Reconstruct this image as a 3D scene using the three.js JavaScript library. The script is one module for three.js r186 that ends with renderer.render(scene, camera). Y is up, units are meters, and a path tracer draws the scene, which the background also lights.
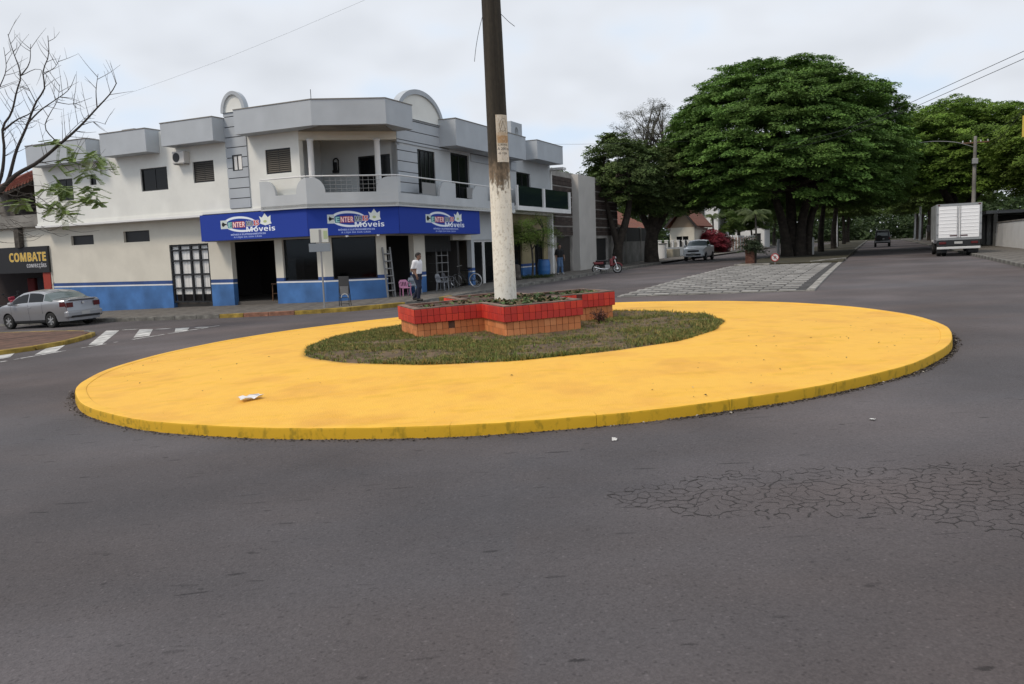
import * as THREE from 'three';
import { mergeGeometries } from 'three/addons/utils/BufferGeometryUtils.js';
import { RoundedBoxGeometry } from 'three/addons/geometries/RoundedBoxGeometry.js';
import { MarchingCubes } from 'three/addons/objects/MarchingCubes.js';

// ---------------------------------------------------------------- camera, sky, sun, exposure
const scene = new THREE.Scene();
const camera = new THREE.PerspectiveCamera(2 * Math.atan(342 / 800) * 180 / Math.PI, 1024 / 684, 0.1, 4000);
camera.position.set(0, 2, 0);
camera.rotation.order = 'YXZ';
camera.rotation.set(-Math.atan(92 / 800), 0, -2.1 * Math.PI / 180);
const renderer = new THREE.WebGLRenderer({ antialias: true });
renderer.toneMapping = THREE.LinearToneMapping;
renderer.toneMappingExposure = 1.3;
renderer.shadowMap.enabled = true;
const SUN = 1.5, SKY = 0.835;

const rngOf = s => () => { s |= 0; s = s + 0x6D2B79F5 | 0; let t = Math.imul(s ^ s >>> 15, 1 | s); t = t + Math.imul(t ^ t >>> 7, 61 | t) ^ t; return ((t ^ t >>> 14) >>> 0) / 4294967296; };
const hash3 = (x, y, z) => { let h = Math.imul(x, 374761393) ^ Math.imul(y, 668265263) ^ Math.imul(z, 1274126177); h = Math.imul(h ^ h >>> 13, 1274126177); return ((h ^ h >>> 16) >>> 0) / 4294967296; };
const sm = t => t * t * (3 - 2 * t), mix = (a, b, t) => a + (b - a) * t, clamp = (x, a, b) => Math.min(b, Math.max(a, x));
const step = (a, b, x) => sm(clamp((x - a) / (b - a), 0, 1));
function vnoise(x, y, z = 0, per = 0) {                    // value noise, tileable in x and y with period per
  const xi = Math.floor(x), yi = Math.floor(y), zi = Math.floor(z), u = sm(x - xi), v = sm(y - yi), w = sm(z - zi);
  const m = q => per ? ((q % per) + per) % per : q, H = (i, j, k) => hash3(m(xi + i), m(yi + j), zi + k);
  return mix(mix(mix(H(0, 0, 0), H(1, 0, 0), u), mix(H(0, 1, 0), H(1, 1, 0), u), v), mix(mix(H(0, 0, 1), H(1, 0, 1), u), mix(H(0, 1, 1), H(1, 1, 1), u), v), w);
}
function fbm(x, y, z = 0, oct = 4, per = 0) { let a = .5, s = 0, n = 0; for (let i = 0; i < oct; i++) { s += a * vnoise(x, y, z + i * 17, per); n += a; a *= .5; x *= 2; y *= 2; z *= 2; per *= 2; } return s / n; }

{ // overcast sky with thin cloud and faint blue gaps
  const W = 1024, H = 512, d = new Float32Array(W * H * 4);
  for (let j = 0; j < H; j++) for (let i = 0; i < W; i++) {
    const th = (j + .5) / H * Math.PI - Math.PI / 2, ph = ((i + .5) / W - .5) * 2 * Math.PI;
    const y = Math.sin(th), c = Math.cos(th), x = c * Math.cos(ph), z = c * Math.sin(ph), k = 1 / (Math.max(y, 0) + .22);
    const n = fbm(x * k * 1.7 + 40, z * k * 1.7 + 11, 3, 5), n2 = fbm(x * k * 5 + 9, z * k * 5 + 71, 8, 4);
    const gap = step(.43, .64, n * .6 + n2 * .4), br = .92 + .24 * (n2 - .5) + .20 * (n - .5);
    const o = (j * W + i) * 4, f = y < -.02 ? .35 : 1;
    d[o] = SKY * f * mix(.81 * br, .60, gap * .8); d[o + 1] = SKY * f * mix(.85 * br, .725, gap * .8); d[o + 2] = SKY * f * mix(.915 * br, .88, gap * .8); d[o + 3] = 1;
  }
  const t = new THREE.DataTexture(d, W, H, THREE.RGBAFormat, THREE.FloatType);
  t.mapping = THREE.EquirectangularReflectionMapping; t.magFilter = t.minFilter = THREE.LinearFilter; t.needsUpdate = true;
  scene.background = t; scene.environment = t;
}
const sun = new THREE.DirectionalLight(0xfff1e0, SUN);
sun.position.set(-50, 75, -5); sun.target.position.set(5, 0, -35);
sun.castShadow = true; sun.shadow.radius = 28; sun.shadow.mapSize.set(4096, 4096);
Object.assign(sun.shadow.camera, { left: -80, right: 80, top: 90, bottom: -90, near: 1, far: 250 });
scene.add(sun, sun.target);

// ---------------------------------------------------------------- terrain, frames
const spl = t => t > 30 ? t : Math.log(1 + Math.exp(t));
const gx = x => .02 * x + .06 * spl((x + 12) / 6) - .088 * spl((x - 10) / 4) - (.06 * spl(2) - .088 * spl(-2.5)) - .03 * spl(-(x + 15) / 2);
const gd = D => .009 * (D - 3 * spl((D - 28) / 3));
const G = (x, z) => clamp(gx(x), -1.5, 1.5) + clamp(gd(-z), -.3, 1);   // height of the road surface
const YB = 25 * Math.PI / 180, OB = { x: -5.63, z: -31.43 };          // corner building: x right along its long front, z out of it
const B = (x, z) => [OB.x + x * Math.cos(YB) - z * Math.sin(YB), OB.z + x * Math.sin(YB) + z * Math.cos(YB)];
const YA = 24.5 * Math.PI / 180;                                       // avenue: s along it, t to the right
const A = (s, t) => [3.5 + s * Math.sin(YA) + t * Math.cos(YA), -26.4 - s * Math.cos(YA) + t * Math.sin(YA)];
const gA = (s, t) => G(...A(s, t));

// ---------------------------------------------------------------- geometry helpers
const V3 = (x, y, z) => new THREE.Vector3(x, y, z);
const bx = (x0, x1, y0, y1, z0, z1) => new THREE.BoxGeometry(x1 - x0, y1 - y0, z1 - z0).translate((x0 + x1) / 2, (y0 + y1) / 2, (z0 + z1) / 2);
const rbx = (x0, x1, y0, y1, z0, z1, r = .02, n = 2) => new RoundedBoxGeometry(x1 - x0, y1 - y0, z1 - z0, n, Math.min(r, (x1 - x0) / 2.01, (y1 - y0) / 2.01, (z1 - z0) / 2.01)).translate((x0 + x1) / 2, (y0 + y1) / 2, (z0 + z1) / 2);
const cyl = (r0, r1, h, x = 0, y = 0, z = 0, n = 16) => new THREE.CylinderGeometry(r1, r0, h, n).translate(x, y + h / 2, z);   // r0 bottom, r1 top
function limb(pts, radii, n = 8) {                       // tapered tube through points
  const c = new THREE.CatmullRomCurve3(pts.map(p => p.isVector3 ? p : V3(...p)));
  const m = Math.max(2, (pts.length - 1) * 3), g = new THREE.TubeGeometry(c, m, 1, n, false), p = g.attributes.position, q = V3(0, 0, 0);
  for (let i = 0; i <= m; i++) {
    c.getPointAt(i / m, q); const t = i / m * (radii.length - 1), k = Math.min(radii.length - 2, Math.floor(t)), r = mix(radii[k], radii[k + 1], t - k);
    for (let j = 0; j <= n; j++) { const o = i * (n + 1) + j; p.setXYZ(o, q.x + (p.getX(o) - q.x) * r, q.y + (p.getY(o) - q.y) * r, q.z + (p.getZ(o) - q.z) * r); }
  }
  return g;
}
const tube = (pts, r, n = 6) => limb(pts, [r, r], n);
const bar = (a, b, r, n = 8) => { const A0 = V3(...a), d = V3(...b).sub(A0), l = d.length(); const g = new THREE.CylinderGeometry(r, r, l, n).translate(0, l / 2, 0); g.applyQuaternion(new THREE.Quaternion().setFromUnitVectors(V3(0, 1, 0), d.normalize())); return g.translate(...a); };
function prism(pts, y0, y1) { const s = new THREE.Shape(pts.map(p => new THREE.Vector2(p[0], -p[1]))); return new THREE.ExtrudeGeometry(s, { depth: y1 - y0, bevelEnabled: false }).rotateX(-Math.PI / 2).translate(0, y0, 0); }
function slabShape(shape, z0, z1, bev = 0) { return new THREE.ExtrudeGeometry(shape, bev ? { depth: z1 - z0 - 2 * bev, bevelEnabled: true, bevelSize: bev, bevelThickness: bev, bevelSegments: 2, bevelOffset: -bev, curveSegments: 10 } : { depth: z1 - z0, bevelEnabled: false, curveSegments: 12 }).translate(0, 0, z0 + bev); }
const poly = pts => new THREE.Shape(pts.map(p => new THREE.Vector2(p[0], p[1])));
function wallGrid(x0, x1, y0, y1, z0, z1, holes = []) {   // a wall with rectangular openings, as abutting boxes
  const ys = [...new Set([y0, y1, ...holes.flatMap(h => [h[2], h[3]])])].filter(y => y >= y0 && y <= y1).sort((a, b) => a - b), out = [];
  for (let i = 0; i + 1 < ys.length; i++) {
    const ym = (ys[i] + ys[i + 1]) / 2, hs = holes.filter(h => h[2] < ym && h[3] > ym).sort((a, b) => a[0] - b[0]); let x = x0;
    for (const h of hs) { if (h[0] > x + 1e-6 && h[0] < x1) out.push(bx(x, Math.min(h[0], x1), ys[i], ys[i + 1], z0, z1)); x = Math.max(x, h[1]); }
    if (x < x1 - 1e-6) out.push(bx(x, x1, ys[i], ys[i + 1], z0, z1));
  }
  return out;
}
function clean(g) { g = g.index ? g.toNonIndexed() : g; const o = new THREE.BufferGeometry(); for (const k of ['position', 'normal', 'uv', 'color']) if (g.attributes[k]) o.setAttribute(k, g.attributes[k]); if (!o.attributes.normal) o.computeVertexNormals(); if (!o.attributes.uv) o.setAttribute('uv', new THREE.BufferAttribute(new Float32Array(o.attributes.position.count * 2), 2)); return o; }
function join(gs) { gs = (Array.isArray(gs) ? gs : [gs]).map(clean); if (gs.length === 1) return gs[0]; if (!gs.every(g => g.attributes.color)) gs.forEach(g => g.deleteAttribute('color')); return mergeGeometries(gs); }
function metreUV(g) {                                      // box projection, uv in metres
  const p = g.attributes.position, n = g.attributes.normal, u = g.attributes.uv;
  for (let i = 0; i < p.count; i += 3) {
    const a = Math.abs(n.getX(i) + n.getX(i + 1) + n.getX(i + 2)), b = Math.abs(n.getY(i) + n.getY(i + 1) + n.getY(i + 2)), c = Math.abs(n.getZ(i) + n.getZ(i + 1) + n.getZ(i + 2));
    for (let k = i; k < i + 3; k++) b >= a && b >= c ? u.setXY(k, p.getX(k), p.getZ(k)) : a > c ? u.setXY(k, p.getZ(k), p.getY(k)) : u.setXY(k, p.getX(k), p.getY(k));
  }
  return g;
}
const used = {};
function numbered(n) { const k = used[n] = (used[n] ?? -1) + 1; return k ? n + '_' + String(k).padStart(3, '0') : n; }
function part(parent, name, gs, mat, label) {
  const g = join(gs); if (mat.userData.metre) metreUV(g);
  const m = new THREE.Mesh(g, mat); m.name = name; m.castShadow = m.receiveShadow = true; if (label) m.userData.label = label; parent.add(m); return m;
}
function thing(name, label, category, pos = [0, 0, 0], ry = 0, group) {
  const o = new THREE.Group(); o.name = numbered(name); o.position.set(...pos); o.rotation.y = ry; o.userData = { label, category }; if (group) o.userData.group = group; scene.add(o); return o;
}
function solo(name, label, category, gs, mat, group) { const m = part(scene, numbered(name), gs, mat); m.userData = { label, category }; if (group) m.userData.group = group; return m; }
function setting(name, gs, mat) { const m = part(scene, numbered(name), gs, mat); m.userData.kind = 'structure'; return m; }
function again(o, pos, ry, label, scale = 1, group) { const c = o.clone(); c.name = numbered(o.name.replace(/_\d{3}$/, '')); c.position.set(...pos); c.rotation.y = ry; c.scale.multiplyScalar(scale); c.userData = { ...o.userData, label }; if (group) c.userData.group = group; scene.add(c); return c; }

// ---------------------------------------------------------------- procedural materials
function dataTex(n, fn, srgb = true, size = 1) {
  const d = new Uint8Array(n * n * 4);
  for (let j = 0; j < n; j++) for (let i = 0; i < n; i++) { const c = fn(i / n, j / n), o = (j * n + i) * 4; d[o] = clamp(c[0], 0, 255); d[o + 1] = clamp(c[1] ?? c[0], 0, 255); d[o + 2] = clamp(c[2] ?? c[0], 0, 255); d[o + 3] = 255; }
  const t = new THREE.DataTexture(d, n, n); t.wrapS = t.wrapT = THREE.RepeatWrapping; t.magFilter = THREE.LinearFilter; t.minFilter = THREE.LinearMipmapLinearFilter; t.generateMipmaps = true;
  if (srgb) t.colorSpace = THREE.SRGBColorSpace; t.repeat.set(1 / size, 1 / size); t.needsUpdate = true; return t;
}
const grainTex = (size, n, lo, hi, oct = 5, per = 6, seed = 1) => dataTex(n, (u, v) => { const a = fbm(u * per, v * per, seed, oct, per), b = hash3(u * n | 0, v * n | 0, seed); return [lo + (hi - lo) * clamp((a - .5) * 1.5 + .5 + (b - .5) * .15, 0, 1)]; }, true, size);
const T = {
  plaster: grainTex(3.1, 512, 240, 255, 6, 5, 2), stain: grainTex(2.3, 512, 190, 255, 6, 4, 9), rough: grainTex(1.2, 512, 150, 255, 6, 6, 5), bump: grainTex(.6, 256, 60, 255, 4, 16, 4),
};
const lin = (r, g, b) => new THREE.Color().setRGB(r, g, b);
function mat(color, rough = .8, o = {}) { const { tex, metal, ...r } = o; const m = new THREE.MeshStandardMaterial({ color: Array.isArray(color) ? lin(...color) : new THREE.Color(color), roughness: rough, metalness: metal ?? 0, ...r }); if (tex) { m.map = tex; m.userData.metre = true; } return m; }
const glass = (c, rough = .05) => new THREE.MeshPhysicalMaterial({ color: lin(...c), roughness: rough, transmission: 1, thickness: 0, ior: 1.5 });
const tint = (c) => mat(c, .08, { metal: .0 });
const M = {
  cream: mat([.81, .815, .77], .9, { tex: T.plaster }), creamLow: mat([.70, .665, .575], .9, { tex: T.plaster }), grey: mat([.465, .50, .535], .85, { tex: T.plaster }), greyLight: mat([.54, .565, .58], .85, { tex: T.plaster }),
  blue: mat([.068, .20, .49], .75, { tex: T.stain }), blueDark: mat([.035, .085, .27], .75, { tex: T.stain }), white: mat([.78, .78, .77], .7, { tex: T.plaster }), signBlue: mat([.010, .032, .25], .8),
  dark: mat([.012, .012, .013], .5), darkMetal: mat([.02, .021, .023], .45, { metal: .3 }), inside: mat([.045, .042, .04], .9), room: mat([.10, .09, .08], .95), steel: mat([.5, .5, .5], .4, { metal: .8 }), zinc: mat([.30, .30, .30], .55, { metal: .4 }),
  glassDark: new THREE.MeshPhysicalMaterial({ color: lin(.008, .009, .010), roughness: .12, specularIntensity: .45 }), pane: new THREE.MeshPhysicalMaterial({ color: lin(.5, .54, .56), roughness: .05, transmission: 1, thickness: 0, ior: 1.5, specularIntensity: .35 }), curtain: mat([.82, .81, .78], .95), concrete: mat([.30, .285, .26], .95, { tex: T.stain }), paving: mat([.21, .19, .165], .95, { tex: T.rough }),
  kerbGrey: mat([.27, .26, .235], .95, { tex: T.rough }), kerbYellow: mat([.50, .34, .06], .85, { tex: T.rough }), kerbPink: mat([.42, .20, .13], .9, { tex: T.rough }), roadWhite: mat([.84, .83, .80], .85, { tex: T.rough }),
  rubber: mat([.014, .014, .014], .85), chrome: mat([.7, .7, .7], .15, { metal: 1 }), red: mat([.30, .015, .015], .4), stone: mat([.085, .06, .05], .9, { tex: T.rough }), brick: mat([.22, .09, .055], .9, { tex: T.rough }), tile: mat([.34, .11, .06], .85, { tex: T.rough }),
  bark: mat([.075, .06, .047], .95, { tex: T.rough }), barkGrey: mat([.12, .105, .09], .95, { tex: T.rough }), soil: mat([.12, .072, .045], 1, { tex: T.rough }), wood: mat([.20, .10, .05], .7, { tex: T.rough }),
};
// ---------------------------------------------------------------- ground
function sheet(pts, h, depth = 4, yf = G) {               // polygon in world x,z laid on the terrain
  const P = pts.map(p => new THREE.Vector2(p[0], p[1])); if (THREE.ShapeUtils.isClockWise(P)) P.reverse();
  let tris = THREE.ShapeUtils.triangulateShape(P, []).map(t => t.map(i => [P[i].x, P[i].y]));
  for (let d = 0; d < depth; d++) tris = tris.flatMap(([a, b, c]) => { const m = (p, q) => [(p[0] + q[0]) / 2, (p[1] + q[1]) / 2], ab = m(a, b), bc = m(b, c), ca = m(c, a); return [[a, ab, ca], [ab, b, bc], [ca, bc, c], [ab, bc, ca]]; });
  const pos = []; for (const [a, b, c] of tris) for (const q of [a, c, b]) pos.push(q[0], yf(q[0], q[1]) + h, q[1]);
  const g = new THREE.BufferGeometry(); g.setAttribute('position', new THREE.Float32BufferAttribute(pos, 3)); g.computeVertexNormals();
  const n = g.attributes.normal; for (let i = 0; i < n.count; i++) n.setXYZ(i, -(yf(pos[i * 3] + .2, pos[i * 3 + 2]) - yf(pos[i * 3] - .2, pos[i * 3 + 2])) / .4, 1, 0);
  return g;
}
function strip(fr, s0, s1, t0, t1, h, ds = 2, dt = 2) {   // rectangle of a frame (s,t) laid on the terrain, with sides
  const ns = Math.max(1, Math.ceil((s1 - s0) / ds)), nt = Math.max(1, Math.ceil((t1 - t0) / dt)), pos = [], q = (i, j, low) => { const [x, z] = fr(mix(s0, s1, i / ns), mix(t0, t1, j / nt)); return [x, G(x, z) + (low ? -.05 : h), z]; };
  const quad = (a, b, c, d) => pos.push(...a, ...b, ...c, ...a, ...c, ...d);
  for (let i = 0; i < ns; i++) { for (let j = 0; j < nt; j++) quad(q(i, j), q(i, j + 1), q(i + 1, j + 1), q(i + 1, j)); quad(q(i, 0), q(i + 1, 0), q(i + 1, 0, 1), q(i, 0, 1)); quad(q(i + 1, nt), q(i, nt), q(i, nt, 1), q(i + 1, nt, 1)); }
  for (let j = 0; j < nt; j++) { quad(q(0, j + 1), q(0, j), q(0, j, 1), q(0, j + 1, 1)); quad(q(ns, j), q(ns, j + 1), q(ns, j + 1, 1), q(ns, j, 1)); }
  const g = new THREE.BufferGeometry(); g.setAttribute('position', new THREE.Float32BufferAttribute(pos, 3)); g.computeVertexNormals(); return g;
}
function ribbon(pts, w, h) {                              // flat line on the road
  const pos = []; for (let i = 0; i + 1 < pts.length; i++) {
    const [a, b] = [pts[i], pts[i + 1]], l = Math.hypot(b[0] - a[0], b[1] - a[1]) || 1, nx = -(b[1] - a[1]) / l * w / 2, nz = (b[0] - a[0]) / l * w / 2;
    const q = (p, s) => [p[0] + s * nx, G(p[0], p[1]) + h, p[1] + s * nz]; const [A1, A2, B1, B2] = [q(a, 1), q(a, -1), q(b, 1), q(b, -1)]; pos.push(...A1, ...B1, ...B2, ...A1, ...B2, ...A2);
  }
  const g = new THREE.BufferGeometry(); g.setAttribute('position', new THREE.Float32BufferAttribute(pos, 3)); const n = new Float32Array(pos.length); for (let i = 1; i < n.length; i += 3) n[i] = 1; g.setAttribute('normal', new THREE.BufferAttribute(n, 3)); return g;
}
const asphaltTex = (() => {
  const n = 2048, L = 256, low = new Float32Array(L * L), low2 = new Float32Array(L * L), r = rngOf(77), v = new Float32Array(n * n);
  for (let j = 0; j < L; j++) for (let i = 0; i < L; i++) { low[j * L + i] = fbm(i / L * 8, j / L * 8, 3, 5, 8); low2[j * L + i] = fbm(i / L * 5, j / L * 16, 9, 4, 0 || 80); }
  const S = (a, x, y) => { const xi = x | 0, yi = y | 0, x1 = (xi + 1) % L, y1 = (yi + 1) % L, u = x - xi, w = y - yi; return mix(mix(a[yi * L + xi], a[yi * L + x1], u), mix(a[y1 * L + xi], a[y1 * L + x1], u), w); };
  for (let j = 0; j < n; j++) for (let i = 0; i < n; i++) { const h = hash3(i, j, 1), h2 = hash3(i >> 1, j >> 1, 2); v[j * n + i] = .86 + (S(low, i * L / n, j * L / n) - .5) * .42 + (h - .5) * .10 + (h2 - .5) * .10 + (h2 > .993 ? .10 : 0) - (h2 < .015 ? .10 : 0); }
  for (let k = 0; k < 900; k++) {                         // short worn pits and tar marks, drawn out along the traffic
    const cx = r() * n, cy = r() * n, a = 2 + r() * r() * 22, b = .9 + r() * 1.8, dk = .10 + r() * r() * .42, sk = (r() - .5) * .3;
    for (let y = -b * 3 | 0; y <= b * 3; y++) for (let x = -a * 2 | 0; x <= a * 2; x++) { const e = (x / a) ** 2 + ((y - x * sk) / b) ** 2 + (hash3(x + cx | 0, y + cy | 0, 5) - .5) * .9; if (e < 1) { const o = (((cy + y | 0) + n) % n) * n + (((cx + x | 0) + n) % n); v[o] *= 1 - dk * Math.min(1, (1 - e) * 2.2); } }
  }
  const d = new Uint8Array(n * n * 4); for (let j = 0; j < n; j++) for (let i = 0; i < n; i++) { const o = j * n + i, c = clamp(v[o], 0, 1.1) * 228, w = (S(low2, i * L / n, j * L / n) - .5) * 26; d[o * 4] = clamp(c + w * .5 + 1, 0, 255); d[o * 4 + 1] = clamp(c - 2, 0, 255); d[o * 4 + 2] = clamp(c - w * .4, 0, 255); d[o * 4 + 3] = 255; }
  const t = new THREE.DataTexture(d, n, n); t.wrapS = t.wrapT = THREE.RepeatWrapping; t.magFilter = THREE.LinearFilter; t.minFilter = THREE.LinearMipmapLinearFilter; t.generateMipmaps = true; t.colorSpace = THREE.SRGBColorSpace; t.repeat.set(1 / 15.3, 1 / 15.3); t.needsUpdate = true; return t;
})();
const bumpFine = grainTex(.9, 512, 0, 255, 3, 90, 6);
M.asphalt = mat([.152, .134, .133], .92, { tex: asphaltTex, vertexColors: true, bumpMap: bumpFine, bumpScale: .0025 });
{
  const xs = [], zs = []; for (let x = -1800; x < -46; x = Math.min(-46, x * .72 - 0)) { xs.push(x); if (x > -47) break; } for (let x = -46; x <= 76; x++) xs.push(x); for (let x = 86; x < 1800; x *= 1.35) xs.push(x); xs.push(1800);
  for (let z = 300; z > 12; z *= .6) zs.push(z); for (let z = 10; z >= -150; z--) zs.push(z); for (let z = -165; z > -2600; z *= 1.3) zs.push(z); zs.push(-2600);
  const nx = xs.length, nz = zs.length, pos = [], col = [], idx = [];
  for (const z of zs) for (const x of xs) { pos.push(x, G(x, z), z); const n = fbm(x * .13 + 5, z * .22 + 3, 1, 4), m = fbm(x * .4, z * .7, 5, 3), k = .76 + .42 * n + .12 * (m - .5), w = (fbm(x * .16 + 40, z * .2, 2, 3) - .42) * .22; col.push(k * (1 + w), k, k * (1 - w * .6)); }
  for (let j = 0; j + 1 < nz; j++) for (let i = 0; i + 1 < nx; i++) { const a = j * nx + i; idx.push(a, a + 1, a + nx, a + 1, a + nx + 1, a + nx); }
  const g = new THREE.BufferGeometry(); g.setAttribute('position', new THREE.Float32BufferAttribute(pos, 3)); g.setAttribute('color', new THREE.Float32BufferAttribute(col, 3)); g.setIndex(idx); g.computeVertexNormals();
  setting('road', g, M.asphalt);
}
{ // alligator cracking in the asphalt by the roundabout
  const r = rngOf(5), gs = [], sp = .105, ok = (x, z) => { const m = fbm(x * 1.6 + 3, z * 2.2, 4, 3), e1 = ((x - 2.1) / 1.3) ** 2 + ((z + 5.92 + (x - 2) * -.06) / .62) ** 2, e2 = ((x - 3.7) / 1.0) ** 2 + ((z + 5.45) / .85) ** 2; return Math.min(e1, e2) < .25 + m * 1.35 ? clamp(.25 + m * .75, 0, 1) : 0; };
  const node = (i, j) => [.5 + i * sp + (j & 1) * sp / 2 + (hash3(i, j, 7) - .5) * sp * 1.25, -7.0 + j * sp * .87 + (hash3(i, j, 8) - .5) * sp * 1.25], cen = (...n) => [0, 1].map(k => n.reduce((q, m) => q + m[k], 0) / 3);
  const U = (i, j) => cen(node(i, j), node(i + 1, j), node(i + (j & 1), j + 1)), Dn = (i, j) => cen(node(i, j), node(i + (j & 1), j + 1), node(i + (j & 1) - 1, j + 1));   // cell edges join neighbouring triangle centres
  for (let j = 0; j < 29; j++) for (let i = 0; i < 42; i++) for (const [a, b] of [[U(i, j), Dn(i, j)], [Dn(i, j), U(i - 1, j)], [U(i, j), Dn(i + 1 - ((j + 1) & 1), j - 1)]]) {
    const k = ok((a[0] + b[0]) / 2, (a[1] + b[1]) / 2); if (!k || r() > .22 + k * .85) continue;
    const pts = [a]; for (let q = 1; q < 3; q++) pts.push([mix(a[0], b[0], q / 3) + (r() - .5) * .012, mix(a[1], b[1], q / 3) + (r() - .5) * .012]); pts.push(b);
    gs.push(ribbon(pts, .003 + r() * r() * r() * .02, .003));
  }
  setting('road_cracks', gs, mat([.034, .030, .030], .95));
}
// painted markings
{
  const mk = (pts) => sheet(pts, .005, 2);
  const zebra = [[[-13.23, -26.06], [-12.64, -25.72], [-10.94, -21.25], [-11.33, -21.31]], [[-11.95, -25.65], [-11.42, -25.43], [-10.45, -22.99], [-10.78, -22.72]], [[-10.58, -25.14], [-10.11, -25.08], [-9.73, -23.91], [-10.04, -23.77]], [[-12.9, -22.5], [-12.46, -22.38], [-11.5, -20.05], [-11.79, -19.64]], [[-13.5, -20.98], [-12.99, -20.87], [-12.28, -19.45], [-12.45, -18.6]]];
  const z = setting('zebra_crossing', mk(zebra[0]), M.roadWhite); for (const q of zebra.slice(1)) part(z, 'painted_stripe', mk(q), M.roadWhite);
  const r = rngOf(31), L = [[-11.91, -18.46], [-11.39, -20.04], [-10.7, -21.77], [-9.18, -25.16]], gs = []; for (let i = 0; i < 3; i++) for (let k = 0; k < 9; k++) { if (r() < .18) continue; const p = t => [mix(L[i][0], L[i + 1][0], t), mix(L[i][1], L[i + 1][1], t)]; gs.push(ribbon([p(k / 9), p((k + .6 + r() * .4) / 9)], .05 + r() * .06, .006)); }
  for (const [x, zz] of [[-12.34, -25.82], [-11.01, -25.22], [-9.61, -24.86]]) gs.push(ribbon([[x - .25, zz - .06], [x + .25, zz + .06]], .2, .006));
  setting('edge_line', gs, M.roadWhite);
  setting('stop_line', [ribbon([[-4.2, -26.6], [-.5, -26.9], [1.3, -27.6]], .16, .006), ribbon([[1.3, -27.6], [2.6, -30.2]], .12, .006)], mat([.42, .41, .39], .9, { tex: T.rough }));
}
// ---------------------------------------------------------------- pavements
const kerbOf = { w: mat([.46, .44, .40], .95, { tex: T.rough }), g: M.kerbGrey, y: M.kerbYellow, p: M.kerbPink };
function kerbs(parent, pts, code, h = .15, w = .16, len = 1) {      // kerb stones along a world x,z polyline, w to the left of it
  const c = new THREE.CatmullRomCurve3(pts.map(p => V3(p[0], 0, p[1])), false, 'centripetal'), n = Math.max(1, Math.round(c.getLength() / len)), P = c.getSpacedPoints(n), r = rngOf(n * 7 + 3);
  for (let i = 0; i < n; i++) {
    const a = P[i], b = P[i + 1], dx = b.x - a.x, dz = b.z - a.z, l = Math.hypot(dx, dz), up = (r() - .5) * .016;
    const g = rbx(.006, l - .006, 0, h + .12 + up, 0, w, .022), p = g.attributes.position, ya = G(a.x, a.z) - .12, yb = G(b.x, b.z) - .12;
    for (let k = 0; k < p.count; k++) { const x = p.getX(k), z = p.getZ(k), t = x / l; p.setXYZ(k, a.x + dx / l * x + dz / l * z, p.getY(k) + mix(ya, yb, t), a.z + dz / l * x - dx / l * z); }
    g.computeVertexNormals(); part(parent, 'kerb_stone', g, kerbOf[code(i / n, i)]);
  }
}
{ // pavement round the corner building
  const k = [[-44, 5.0], [-30, 4.95], [-18, 4.92], [-9, 4.9], [-3.6, 4.65], [.3, 3.85], [2.0, 2.9], [2.9, 1.7], [3.15, 0], [3.15, -3], [3.15, -10], [3.12, -20], [3.1, -34], [2.9, -60], [2.5, -110]].map(p => B(...p));
  const inner = [[-.4, -110], [-.4, -60], [-.2, -34], [-.2, -1.2], [-1.6, -.2], [-12, -.2], [-44, -.2]].map(p => B(...p));
  const pv = setting('pavement', sheet([...k, ...inner], .146, 5), M.paving);
  kerbs(pv, k.slice(1, 13), (t, i) => t < .375 ? 'g' : t < .392 ? 'y' : t < .415 ? 'p' : t < .475 ? 'y' : t < .52 ? (i % 3 ? 'g' : 'y') : 'g');
}
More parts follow.
